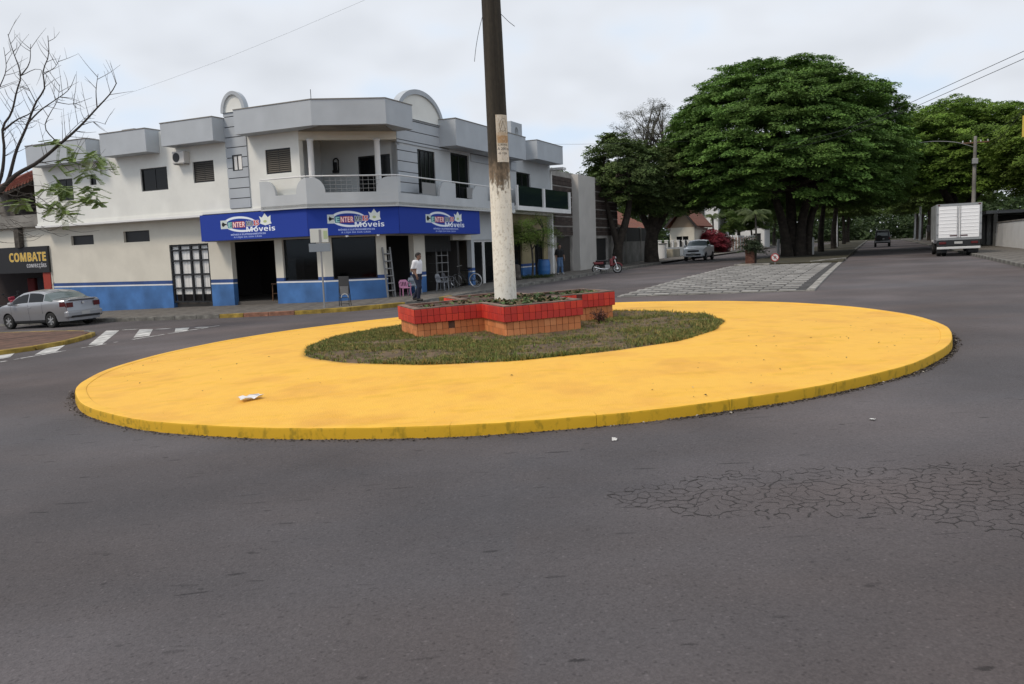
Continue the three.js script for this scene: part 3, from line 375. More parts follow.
  // grooved grey cladding, course by course
  const course = (xf, x0, x1, y0, y1, z, holes, h = .41, m = M.grey) => { for (let y = y0; y < y1 - .05; y += h) { const gs = wallGrid(x0, x1, y, Math.min(y1, y + h - .035), z, z + .05, holes); if (gs.length) part(S, 'cladding_panel', gs.map(xf), m); } };
  course(id, -6.16, -5.05, 4.12, 7.95, .501, [U[4]]); part(S, 'cladding_back', id(wallGrid(-6.14, -5.07, 4.1, 7.9, .4, .515, [U[4]])), M.darkMetal.clone());
  S.children.at(-1).material = mat([.10, .10, .105], .9);
  const groove = S.children.at(-1).material, XR = g => rotR(g);
  course(XR, 2.21, 6.6, 4.1, 7.6, .301, UR, .43); course(XR, 8.7, 12.4, 4.1, 6.7, .301, UR, .43); course(XR, 13.25, 13.95, 4.1, 6.8, .301, UR, .43);
  part(S, 'cladding_back', [...wallGrid(2.23, 6.58, 4.08, 7.6, .25, .318, UR), ...wallGrid(8.72, 12.38, 4.08, 6.7, .25, .318, UR)].map(XR), groove);
  // rounded gables
  const arch = (w, h, t) => { const s = new THREE.Shape(); s.absellipse(0, 0, w, h, 0, Math.PI); s.lineTo(w, 0); const p = new THREE.Path(); p.absellipse(0, .001, w - t, h - t, 0, Math.PI); s.holes.push(p); return s; }, fill = (w, h) => { const s = new THREE.Shape(); s.absellipse(0, 0, w, h, 0, Math.PI); return s; };
  const gl = part(S, 'gable', slabShape(arch(.64, .82, .14), .35, .60).translate(-5.6, 7.96, 0), M.grey); part(gl, 'gable_infill', slabShape(fill(.50, .68), .38, .52).translate(-5.6, 7.96, 0), M.cream);
  const gr = part(S, 'gable', rotR(slabShape(arch(1.92, 1.28, .2), .10, .42).translate(4.12, 7.6, 0)), M.grey); part(gr, 'gable_infill', rotR(slabShape(fill(1.73, 1.09), .12, .34).translate(4.12, 7.6, 0)), M.cream);
  // boxed eaves
  const cap = (x0, x1, y, z) => bx(x0 - .02, x1 + .02, y, y + .035, -.02, z + .02);
  for (const [x0, x1, y0, y1] of [[-17.65, -13.6, 6.62, 7.55], [-12.68, -9.92, 6.69, 7.64], [-9.02, -6.15, 6.82, 7.74]]) { const b = part(S, 'boxed_eave', bx(x0, x1, y0, y1, .001, 1.2), M.grey); part(b, 'coping', cap(x0, x1, y1 + .001, 1.2), M.concrete); }
  const ce = [[-5.0, -.3], [-5.0, 1.2], [-1.2, 1.2], [1.2, -.2], [1.2, -2.1], [.0, -2.1], [-.5, -.9], [-2.6, -.3]], cb = part(S, 'boxed_eave', prism(ce, 6.93, 7.87), M.grey);
  part(cb, 'coping', prism([[-5.02, -.32], [-5.02, 1.22], [-1.19, 1.22], [1.22, -.19], [1.22, -2.12], [0, -2.12], [-.5, -.9], [-2.6, -.32]], 7.872, 7.905), M.concrete); part(cb, 'lightning_rod', bar([-1.2, 7.9, 1.15], [-1.2, 8.25, 1.15], .012), M.dark);
  for (const [z0, z1, y0, y1] of [[5.7, 13.35, 6.68, 7.84], [14.9, 18.75, 6.88, 7.88]]) { const b = part(S, 'boxed_eave', rotR(bx(z0, z1, y0, y1, .001, 1.2)), M.grey); part(b, 'coping', rotR(cap(z0, z1, y1 + .001, 1.2)), M.concrete); }
  { const s = poly([[-.72, 0], [.72, 0], [.72, 1.22], [-.72, 1.22]]), h = new THREE.Path(); h.absellipse(0, .62, .26, .36, 0, Math.PI * 2); s.holes.push(h); part(S, 'chimney', rotR(slabShape(s, -.1, .28).translate(14.3, 7.60, 0)), M.grey); }
  // windows upstairs
  const brown = mat([.10, .088, .07], .7);
  win(id, ...U[0], .44, { n: 2 }); win(id, ...U[1], .44, { n: 1 }); win(id, ...U[2], .44, { n: 2 }); win(id, ...U[3], .44, { n: 2, slats: mat([.055, .05, .043], .6) }); win(id, ...U[4], .54, { n: 2, frame: M.darkMetal, glass: M.curtain, f: .04 }); win(id, ...U[5], .46, { n: 2, slats: brown });
  const wr = win(rotR, ...UR[0], .26, { n: 4, glass: M.glassDark }); win(rotR, ...UR[1], .22, { n: 2, name: 'door', f: .07 }); win(rotR, ...UR[2], .22, { n: 1, name: 'door', f: .06 }); win(rotR, ...UR[3], .22, { n: 2, name: 'door', f: .06 });
  win(g => g.translate(0, 0, -2.45), -1.62, -.02, 4.06, 6.1, .2, { n: 2, name: 'door', f: .06 });
    for (const v of vents) part(S, 'vent', bx(v[0], v[1], v[2], v[3], -.2, -.12), M.dark);
  { const a = part(S, 'air_conditioner', rbx(-8.9, -8.22, 6.12, 6.62, .501, .82, .03), mat([.62, .61, .58], .6)); part(a, 'fan_grille', new THREE.CylinderGeometry(.19, .19, .02, 24).rotateX(Math.PI / 2).translate(-8.66, 6.37, .824), M.darkMetal); part(a, 'bracket', [bx(-8.85, -8.8, 6.08, 6.12, .5, .8), bx(-8.32, -8.27, 6.08, 6.12, .5, .8)], M.zinc); }
  { const b = part(S, 'roof_vent', bx(-11.75, -11.0, 7.68, 7.80, .3, .8), M.zinc); }
  // wall lantern in the porch
  { const l = part(S, 'wall_lantern', new THREE.TorusGeometry(.13, .03, 8, 20, Math.PI).translate(-2.70, 5.98, -2.15), M.dark); part(l, 'lantern_body', [rbx(-2.83, -2.57, 5.5, 5.62, -2.19, -2.02, .03), bx(-2.84, -2.81, 5.6, 5.98, -2.17, -2.12), bx(-2.59, -2.56, 5.6, 5.98, -2.17, -2.12), bx(-2.74, -2.66, 5.62, 5.95, -2.16, -2.08)], M.dark); }
  // porch columns
  for (const [x, z] of [[-2.05, .3], [-.02, -1.3]]) { const c = part(S, 'column', cyl(.115, .115, 2.53, x, 4.06, z, 20), M.white); part(c, 'capital', cyl(.14, .14, .06, x, 6.52, z, 20), M.white); }
  // balcony parapet: convex shoulders rising to posts, with tube rail
  const par = (xf, x0, x1, low, hi, posts, bal) => {            // posts: [from, to, shoulder left, shoulder right]
    const s = new THREE.Shape(); s.moveTo(x0, 3.9); let started = false;
    for (const [a, b, l, r] of posts) { if (!started) { s.lineTo(x0, a - l > x0 + .01 ? low : hi); started = true; } if (l) { s.lineTo(a - l, low); s.bezierCurveTo(a - l, low + (hi - low) * .6, a - l * .55, hi, a, hi); } else s.lineTo(a, hi); s.lineTo(b, hi); if (r) { s.bezierCurveTo(b + r * .55, hi, b + r, low + (hi - low) * .6, b + r, low); } else if (b < x1 - .01) s.lineTo(b, low); }
    const e = posts.at(-1); s.lineTo(x1, e[1] + e[3] < x1 - .01 ? low : hi); s.lineTo(x1, 3.9); return part(S, 'parapet', xf(slabShape(s, -.12, 0)), M.greyLight);
  };
  const BA = [-1.9, .9], BB = [.9, -1.25], LB = Math.hypot(2.8, 2.15), bc = onLine(BA, BB);
  par(id, -4.2, -1.9, 4.46, 5.05, [[-4.2, -3.92, 0, .5], [-1.9, -1.9, .5, 0]]).position.z = .9;
  par(bc, 0, LB, 4.48, 5.06, [[0, .22, 0, .5], [LB - .35, LB, .5, 0]]);
  par(rotR, 1.25, 12.3, 4.42, 5.06, [[1.25, 1.45, 0, 0], [5.1, 6.0, .55, 0], [8.2, 9.2, .6, 0], [10.9, 11.5, .6, 0]]).position.x = .9;
    const rail = (xf, x0, x1) => part(S, 'handrail', xf(new THREE.CylinderGeometry(.03, .03, x1 - x0, 10).rotateZ(Math.PI / 2).translate((x0 + x1) / 2, 5.12, -.06)), M.white);
  rail(g => g.translate(0, 0, .9), -4.2, -1.93); rail(bc, .02, LB - .02); rail(g => rotR(g).translate(.9, 0, 0), 1.3, 12.3);
  { const gs = []; for (let i = 1; i < 11; i++) gs.push(bx(.7 + i * .21, .712 + i * .21, 4.5, 5.1, -.066, -.054)); for (const y of [4.62, 4.78, 4.94]) gs.push(bx(.72, 2.85, y, y + .012, -.07, -.05)); part(S, 'railing_grid', gs.map(bc), M.zinc); }
  for (const z of [3.2, 7.2]) part(S, 'parapet_panel', rotR(bx(z, z + 1.1, 4.46, 4.95, -.07, -.05)).translate(.9, 0, 0), M.zinc);
  // glazed balcony further along
  { const b = part(S, 'balcony_slab', rotR(bx(12.5, 20.4, 4.07, 4.3, .301, 1.0)), M.white); part(b, 'balcony_frame', [bx(12.5, 12.66, 4.301, 5.359, .9, 1), bx(16.1, 16.34, 4.301, 5.359, .9, 1), bx(20.2, 20.4, 4.301, 5.359, .9, 1), bx(20.3, 20.4, 4.301, 5.36, .301, .899)].map(rotR), M.white); for (const [a, c] of [[12.8, 16.0], [16.45, 20.1]]) part(b, 'glass_panel', rotR(bx(a, c, 4.38, 5.40, .93, .945).translate(0, -.05, 0)), mat([.012, .02, .021], .1)); }
    // shop sign band, three boards
  const boardCanvas = (wm, hm, logoX, logoW) => {
    const k = 150, cv = document.createElement('canvas'); cv.width = wm * k; cv.height = hm * k; const c = cv.getContext('2d'); c.fillStyle = '#16399a'; c.fillRect(0, 0, cv.width, cv.height);
    c.save(); c.translate(logoX * k, 0); const w = logoW * k, h = cv.height, X = q => q * w, Y = q => q * h;
    c.fillStyle = '#e8eef6'; c.beginPath(); c.ellipse(X(.36), Y(.42), X(.30), Y(.30), .06, 0, 7); c.fill(); c.fillStyle = '#16399a'; c.beginPath(); c.ellipse(X(.375), Y(.425), X(.27), Y(.215), .06, 0, 7); c.fill();
    c.fillStyle = '#ccd4d2'; c.fillRect(X(.0), Y(.24), X(.12), Y(.33)); c.fillStyle = '#0c0f10'; c.beginPath(); c.moveTo(X(.035), Y(.30)); c.lineTo(X(.075), Y(.40)); c.lineTo(X(.035), Y(.50)); c.fill(); c.beginPath(); c.arc(X(.05), Y(.40), X(.028), 0, 7); c.fill(); c.fillRect(X(.06), Y(.375), X(.05), Y(.05));
    const tx = (t, x, y, sz, col, st, wd) => { c.font = 'bold ' + sz + 'px sans-serif'; c.lineJoin = 'round'; const o = c.measureText(t).width; c.save(); c.translate(X(x), Y(y)); c.scale(X(wd) / o, 1); if (st) { c.strokeStyle = st; c.lineWidth = sz * .16; c.strokeText(t, 0, 0); } c.fillStyle = col; c.fillText(t, 0, 0); c.restore(); };
    tx('E', .125, .53, h * .28, '#9fd0cf', '#3c6f78', .09); tx('NTER', .215, .53, h * .28, '#f3dcdc', '#b8322f', .22); tx('MA', .455, .50, h * .24, '#2a3440', '#cfd6d8', .12); tx('IS', .585, .49, h * .24, '#c33b3e', '#ddc9cd', .10);
    c.fillStyle = '#e6ece6'; c.beginPath(); c.moveTo(X(.69), Y(.16)); c.lineTo(X(.74), Y(.22)); c.lineTo(X(.79), Y(.06)); c.lineTo(X(.84), Y(.22)); c.lineTo(X(.89), Y(.15)); c.lineTo(X(.885), Y(.36)); c.lineTo(X(.90), Y(.46)); c.lineTo(X(.79), Y(.52)); c.lineTo(X(.70), Y(.44)); c.lineTo(X(.715), Y(.34)); c.fill(); c.fillStyle = '#b9c48e'; c.beginPath(); c.ellipse(X(.79), Y(.37), X(.03), Y(.05), 0, 0, 7); c.fill();
    tx('Móveis', .44, .73, h * .26, '#eef3fa', null, .52); tx('MÓVEIS E ELETRODOMÉSTICOS', .17, .84, h * .085, '#c9d2f2', null, .62); tx('A LOJA DA SUA CASA', .22, .94, h * .085, '#aebbe6', null, .50);
    c.restore(); const t = new THREE.CanvasTexture(cv); t.colorSpace = THREE.SRGBColorSpace; return t;
  };
  const board = (xf, x0, x1, logoX, logoW) => { const b = part(S, 'sign_board', xf(bx(x0, x1, 2.82, 3.9, -.14, 0)), M.signBlue); part(b, 'sign_face', xf(new THREE.PlaneGeometry(x1 - x0 - .02, 1.06).translate((x0 + x1) / 2, 3.36, .004)), new THREE.MeshStandardMaterial({ map: boardCanvas(x1 - x0, 1.08, logoX, logoW), roughness: .8 })); return b; };
  const SA = [-2.02, .8], SB = [.8, -1.36], LS = Math.hypot(2.82, 2.16);
  board(g => g.translate(0, 0, .8), -7.62, -2.02, 1.12, 3.0); board(onLine(SA, SB), .001, LS - .001, .75, 2.32); board(g => rotR(g).translate(.8, 0, 0), 1.37, 8.45, 2.05, 3.6);
  part(S, 'sign_soffit', [prism([[-7.6, .0], [-7.6, .66], [-2.07, .66], [.66, -1.42], [.66, -8.43], [0, -8.43], [0, -1.45], [-1.95, 0]], 2.80, 2.818)], M.zinc);
  for (const [x, z] of [[-1.0, .0], [-.05, -.75]]) { const l = part(S, 'ceiling_spot', cyl(.05, .06, .06, x + .3, 2.74, z + .1, 12), M.white); }
  // barred glass gate with drawn curtain
  { const W = part(S, 'gate', [...[-10.38, -9.86, -9.2, -8.66, -8.14].map(x => bx(x - .045, x + .045, .2, 2.77, -.12, -.04)), ...[.24, .85, 1.45, 2.06, 2.52, 2.72].map(y => bx(-10.34, -8.18, y - .035, y + .035, -.116, -.044))], M.darkMetal); const r = rngOf(4); const xs = [-10.34, -9.86, -9.2, -8.66, -8.18], ys = [.24, .85, 1.45, 2.06, 2.52, 2.72]; for (let i = 0; i < 4; i++) for (let j = 0; j < 5; j++) part(W, 'pane', new THREE.PlaneGeometry(xs[i + 1] - xs[i] - .08, ys[j + 1] - ys[j] - .06).translate((xs[i] + xs[i + 1]) / 2, (ys[j] + ys[j + 1]) / 2, -.097), M.clear);
    const cg = new THREE.PlaneGeometry(2.2, 2.2, 80, 1).translate(-9.25, 1.67, -.2), p = cg.attributes.position; for (let i = 0; i < p.count; i++) p.setZ(i, -.135 + .010 * Math.sin(p.getX(i) * 34) + .006 * Math.sin(p.getX(i) * 61)); cg.computeVertexNormals(); M.curtain.side = THREE.DoubleSide; part(W, 'curtain', cg, M.curtain); }
  // shop glass and entrance frames
  win(id, -4.05, -2.3, 1.07, 2.76, -.1, { n: 1, name: 'shop_window', glass: M.pane, f: .04 }); win(chF, .32, 2.08, 1.07, 2.76, -.1, { n: 1, name: 'shop_window', glass: M.pane, f: .04 });
  for (const [a, b] of [[9.3, 10.45], [10.5, 11.7]]) win(rotR, a, b, .25, 2.55, -.08, { n: 1, name: 'door', frame: M.white, f: .09 });
  for (const [a, b] of [[13.3, 15.1], [16.9, 18.3]]) win(rotR, a, b, .3, 2.5, -.1, { n: 2, name: 'door', f: .06 });
  part(S, 'shutter', [...Array(14)].map((_, i) => rotR(bx(4.62, 7.15, 2.05 + i * .052, 2.095 + i * .052, -.16, -.13))), M.darkMetal);
  { const b = part(S, 'display_rack', [0, .42, .84, 1.26, 1.6].map(y => rotR(bx(6.0, 7.1, .25 + y, .28 + y, -.7, -.25))), M.zinc); part(b, 'upright', [6.0, 6.5, 7.07].map(z => rotR(bx(z, z + .03, .22, 2.2, -.3, -.26))), M.zinc); }
}
const stX = (x, y, z) => { const [a, b] = B(x, z); return [a, y, b]; }, pv = (x, z) => { const [a, b] = B(x, z); return G(a, b) + .146; };
// ---------------------------------------------------------------- neighbour shop at the far left
{
  const S = thing('clothing_shop', 'dark-fronted shop with yellow lettering and red tiled roof at the far left', 'shop building', [OB.x, 0, OB.z], -YB);
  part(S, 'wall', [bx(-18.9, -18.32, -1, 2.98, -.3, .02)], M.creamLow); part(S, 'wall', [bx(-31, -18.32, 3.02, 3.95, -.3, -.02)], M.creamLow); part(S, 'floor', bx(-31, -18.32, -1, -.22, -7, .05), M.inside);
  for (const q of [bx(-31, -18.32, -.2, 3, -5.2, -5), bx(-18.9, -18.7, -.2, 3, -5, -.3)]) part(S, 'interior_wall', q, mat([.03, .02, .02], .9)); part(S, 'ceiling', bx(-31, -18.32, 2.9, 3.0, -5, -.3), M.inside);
  const cv = document.createElement('canvas'); cv.width = 1024; cv.height = 160; const c = cv.getContext('2d'); c.fillStyle = '#131318'; c.fillRect(0, 0, 1024, 160); c.fillStyle = '#c79a2c'; c.strokeStyle = '#d9c27a'; c.lineWidth = 3; c.font = 'bold 74px sans-serif'; c.save(); c.translate(712, 88); c.scale(300 / c.measureText('COMBATE').width, 1); c.fillText('COMBATE', 0, 0); c.strokeText('COMBATE', 0, 0); c.restore(); c.fillStyle = '#c8c8cc'; c.font = 'bold 30px sans-serif'; c.save(); c.translate(850, 128); c.scale(158 / c.measureText('CONFECÇÕES').width, 1); c.fillText('CONFECÇÕES', 0, 0); c.restore();
  const t = new THREE.CanvasTexture(cv); t.colorSpace = THREE.SRGBColorSpace; const sb = part(S, 'sign_board', bx(-28, -18.35, 1.74, 3.02, .0, .12), M.dark); part(sb, 'sign_face', new THREE.PlaneGeometry(9.62, 1.26).translate(-23.18, 2.38, .124), new THREE.MeshStandardMaterial({ map: t, roughness: .6 }));
  part(S, 'red_pillar', bx(-18.95, -18.42, -.8, 1.74, -.1, .06), mat([.30, .03, .015], .7));
  for (const [x, w, m] of [[-21.6, .5, [.12, .01, .01]], [-20.9, .35, [.12, .11, .10]], [-20.3, .55, [.10, .008, .01]], [-22.4, .6, [.03, .03, .04]], [-23.2, .6, [.14, .02, .02]], [-19.7, .4, [.02, .02, .03]]]) part(S, 'hanging_clothes', rbx(x, x + w, .35, 1.45, -2.2, -1.95, .08), mat(m, .95));
  // upper floor with deep veranda and tiled roof
  part(S, 'upper_wall', [bx(-31, -18.32, 3.96, 4.55, -.05, .3), slabShape(poly([[-28, 4], [-18.34, 4], [-18.34, 8.3], [-28, 6.4]]), -4.2, -4), bx(-18.7, -18.32, 4.0, 6.0, -4, .0)], mat([.30, .285, .26], .9, { tex: T.stain })); part(S, 'veranda_floor', bx(-31, -18.32, 3.951, 4.0, -4, .28), M.concrete);
  part(S, 'veranda_post', bx(-20.6, -20.25, 4.56, 5.75, -.02, .28), M.barkGrey); part(S, 'veranda_post', bx(-20.55, -20.2, 2.99, 3.95, .0, .25), M.barkGrey); part(S, 'dark_window', bx(-24, -19.4, 4.3, 5.9, -3.99, -3.9), M.dark);
  const lay = g => { const p = g.attributes.position; for (let i = 0; i < p.count; i++) p.setY(i, p.getY(i) + 6.16 + .19 * (p.getX(i) + 18.34) + .52 * (.6 - p.getZ(i))); g.computeVertexNormals(); return g; };
  const roof = part(S, 'roof', lay(bx(-28, -18.34, -.1, 0, -5, .6)), mat([.17, .06, .04], .9)), tm = [[.34, .085, .055], [.42, .13, .085], [.25, .065, .05], [.36, .10, .06]].map(c => mat(c, .9, { tex: T.rough })), r = rngOf(90), half = new THREE.CylinderGeometry(.12, .10, .46, 6, 1, true, -Math.PI / 2, Math.PI).rotateX(Math.PI / 2), rest = [];
  for (let i = 0; i < 30; i++) for (let j = 0; j < 12; j++) { const g = lay(half.clone().rotateX(-.05).translate(-18.5 - i * .235, .015, .42 - j * .4)); if (i < 20) part(roof, 'roof_tile', g, tm[r() * 4 | 0]); else rest.push(g); }
  part(roof, 'roof_tile', rest, tm[0]).userData.kind = 'stuff';
  part(S, 'verge_board', lay(bx(-28, -18.36, -.22, -.101, .5, .6)), M.bark);
}
// ---------------------------------------------------------------- stone-clad building beyond the shop
{
  const S = thing('stone_building', 'brown stone-striped building with tall pale pilaster beyond the shop', 'building', [OB.x, 0, OB.z], -YB);
  part(S, 'wall', wallGrid(18.95, 33, -.3, 6.75, -.3, .0, [[20.4, 23.05, -1, 2.75], [27.2, 30.5, -1, 2.6]]).map(rotR), mat([.42, .40, .37], .9, { tex: T.stain }));
  part(S, 'pilaster', rotR(bx(23.2, 26.5, -.2, 6.68, .001, .5)), mat([.52, .50, .47], .9, { tex: T.plaster }));
  const r = rngOf(6); for (const [a, b] of [[19.6, 23.15], [26.55, 32.9]]) for (let y = 2.8, k = 0; y < 6.5; y += .27, k++) { if (k % 3 === 2) { y -= .19; continue; } part(S, 'stone_course', rotR(bx(a, b, y, y + .25, .0015, .05 + .02 * r())), M.stone); }
  part(S, 'garage_door', rotR(bx(20.42, 23.0, -.2, 2.74, -.2, -.12)), mat([.03, .025, .022], .6)); part(S, 'garage_door', rotR(bx(27.2, 30.5, -.2, 2.59, -.22, -.14)), mat([.02, .02, .02], .6));
  part(S, 'roof_slab', rotR(bx(18.95, 33, 6.55, 6.7, -9, -.3)), M.concrete); part(S, 'gutter_pipe', [rotR(bx(18.96, 19.5, 6.62, 6.76, .01, 1.1)), rotR(bx(19.3, 19.55, -.2, 6.6, .001, .16))], M.white);
  part(S, 'wall', [rotR(bx(32.8, 33, -.2, 6.5, -9, -.31))], M.creamLow);
}
// ---------------------------------------------------------------- vehicles
function lerpTop(P) { return x => { for (let i = 0; i + 1 < P.length; i++) if (x <= P[i + 1][0]) { const a = P[Math.max(0, i - 1)], b = P[i], c = P[i + 1], d = P[Math.min(P.length - 1, i + 2)], t = clamp((x - b[0]) / (c[0] - b[0]), 0, 1), m0 = (c[1] - a[1]) / Math.max(.05, c[0] - a[0]) * (c[0] - b[0]), m1 = (d[1] - b[1]) / Math.max(.05, d[0] - b[0]) * (c[0] - b[0]); const k = P[i][2] ? 0 : 1; return k ? (2 * t ** 3 - 3 * t * t + 1) * b[1] + (t ** 3 - 2 * t * t + t) * m0 * .7 + (-2 * t ** 3 + 3 * t * t) * c[1] + (t ** 3 - t * t) * m1 * .7 : mix(b[1], c[1], t); } return P.at(-1)[1]; }; }
function carShell(C) {                                       // body surface: x along the car, v from sill (0) over belt (.5) and roof edge (.85) to the centre line (1)
  const top = lerpTop(C.top), x0 = C.top[0][0], x1 = C.top.at(-1)[0], w = x => { const e = Math.min(x - x0, x1 - x), r = C.corner ?? .35; return C.w * (e < r ? 1 - .16 * ((r - e) / r) ** 2 : 1); };
  const belt = x => Math.min(C.belt(x), top(x) - .015), sill = x => { let y = C.sill; for (const [a, r] of C.arches) if (Math.abs(x - a) < r) y = Math.max(y, C.wy + Math.sqrt(r * r - (x - a) ** 2)); return Math.min(y, belt(x) - .02); };
  const S = (x, v, s) => { const yt = top(x), yb = belt(x), y0 = sill(x), W = w(x); if (v <= .5) { const k = v / .5, y = mix(y0, yb, k), u = (y - C.sill) / (C.belt(x) - C.sill); return [x, y, s * W * (1 - .07 * (1 - u) ** 2 - .05 * Math.max(0, u - .55) ** 2 * 4 * .3)]; } const th = yt - yb, wr = W * .965 - C.tumble * th; if (v <= .85) { const k = (v - .5) / .35; return [x, mix(yb, yt - Math.min(.06, th * .3), sm(k) * .25 + k * .75), s * mix(W * .985, wr, k)]; } const k = (v - .85) / .15; return [x, mix(yt - Math.min(.06, th * .3), yt, Math.sin(k * Math.PI / 2)), s * wr * (1 - k)]; };
  const vs = [0, .06, .14, .22, .30, .38, .44, .5, .53, .6, .68, .76, .82, .85, .88, .92, .96, 1], n = 110;
  const grid = (xa, xb, va, vb, s, nx, nv, off = 0) => { const pos = [], idx = []; for (let i = 0; i <= nx; i++) for (let j = 0; j <= nv; j++) { const x = mix(xa, xb, i / nx), v = mix(va, vb, j / nv), p = S(x, v, s); if (off) { const a = S(x + .01, v, s), b = S(x, Math.min(1, v + .01), s), c = S(x, Math.max(0, v - .01), s), N = V3(a[0] - p[0], a[1] - p[1], a[2] - p[2]).cross(V3(b[0] - c[0], b[1] - c[1], b[2] - c[2])).normalize(); if (N.z * s < 0 || (Math.abs(N.z) < .2 && N.y < 0)) N.negate(); p[0] += N.x * off; p[1] += N.y * off; p[2] += N.z * off; } pos.push(...p); } const q = nv + 1; for (let i = 0; i < nx; i++) for (let j = 0; j < nv; j++) { const a = i * q + j; s > 0 ? idx.push(a, a + q, a + 1, a + 1, a + q, a + q + 1) : idx.push(a, a + 1, a + q, a + 1, a + q + 1, a + q); } const g = new THREE.BufferGeometry(); g.setAttribute('position', new THREE.Float32BufferAttribute(pos, 3)); g.setIndex(idx); g.computeVertexNormals(); return g; };
  const shell = []; for (const s of [1, -1]) { const pos = [], idx = []; for (let i = 0; i <= n; i++) for (const v of vs) pos.push(...S(mix(x0, x1, i / n), v, s)); const q = vs.length; for (let i = 0; i < n; i++) for (let j = 0; j + 1 < q; j++) { const a = i * q + j; s > 0 ? idx.push(a, a + q, a + 1, a + 1, a + q, a + q + 1) : idx.push(a, a + 1, a + q, a + 1, a + q + 1, a + q); } const g = new THREE.BufferGeometry(); g.setAttribute('position', new THREE.Float32BufferAttribute(pos, 3)); g.setIndex(idx); g.computeVertexNormals(); shell.push(g); }
  for (const x of [x0, x1]) { const pos = []; for (let j = 0; j + 1 < vs.length; j++) { const a = S(x, vs[j], 1), b = S(x, vs[j + 1], 1), c = S(x, vs[j + 1], -1), d = S(x, vs[j], -1); x === x0 ? pos.push(...a, ...b, ...c, ...a, ...c, ...d) : pos.push(...a, ...c, ...b, ...a, ...d, ...c); } const g = new THREE.BufferGeometry(); g.setAttribute('position', new THREE.Float32BufferAttribute(pos, 3)); g.computeVertexNormals(); shell.push(g); }
  return { shell, grid, S, top };
}
function wheel(parent, x, y, z, R, w, side, spokes = 5, rimM = M.alloy) {
  const prof = [[R * .62, -w / 2 + .01], [R * .9, -w / 2], [R * .985, -w * .36], [R, 0], [R * .985, w * .36], [R * .9, w / 2], [R * .62, w / 2 - .01]].map(p => new THREE.Vector2(...p));
  const t = part(parent, 'wheel', new THREE.LatheGeometry(prof, 28).rotateX(Math.PI / 2).translate(x, y, z), M.rubber); const rm = [new THREE.CylinderGeometry(R * .64, R * .64, w * .7, 24, 1, true).rotateX(Math.PI / 2), new THREE.CylinderGeometry(R * .16, R * .16, w * .9, 12).rotateX(Math.PI / 2), new THREE.CylinderGeometry(R * .63, R * .63, .01, 24).rotateX(Math.PI / 2).translate(0, 0, -side * w * .1)];
  for (let i = 0; i < spokes; i++) rm.push(new THREE.BoxGeometry(R * .17, R * .62, .03).translate(0, R * .33, side * w * .33).rotateZ(i / spokes * 6.283)); part(t, 'rim', rm.map(g => g.translate(x, y, z)), rimM); return t;
}
M.alloy = mat([.42, .42, .42], .4, { metal: .6 }); M.lampRed = mat([.09, .006, .006], .2); M.lampClear = mat([.62, .64, .66], .12);
function settle(o, x, z, ry, wb, tr) { const c = Math.cos(ry), s = Math.sin(ry), g = (a, b) => G(x + a * c + b * s, z - a * s + b * c), f = g(wb / 2, 0), r = g(-wb / 2, 0), l = g(0, tr / 2), q = g(0, -tr / 2); o.position.set(x, (f + r + l + q) / 4, z); o.rotation.order = 'YZX'; o.rotation.set(-(l - q) / tr * -1 * -1, ry, (f - r) / wb); }
function plate(parent, x, y, z, w, m, text, dir) { const cv = document.createElement('canvas'); cv.width = 256; cv.height = 80; const c = cv.getContext('2d'); c.fillStyle = '#a9a9a6'; c.fillRect(0, 0, 256, 80); c.fillStyle = '#202020'; c.font = 'bold 58px sans-serif'; c.fillText(text, 16, 62); const t = new THREE.CanvasTexture(cv); t.colorSpace = THREE.SRGBColorSpace; return part(parent, 'number_plate', new THREE.BoxGeometry(w, w * .32, .012).rotateY(dir).translate(x, y, z), new THREE.MeshStandardMaterial({ color: 0xb0b0ad, roughness: .5 })); }
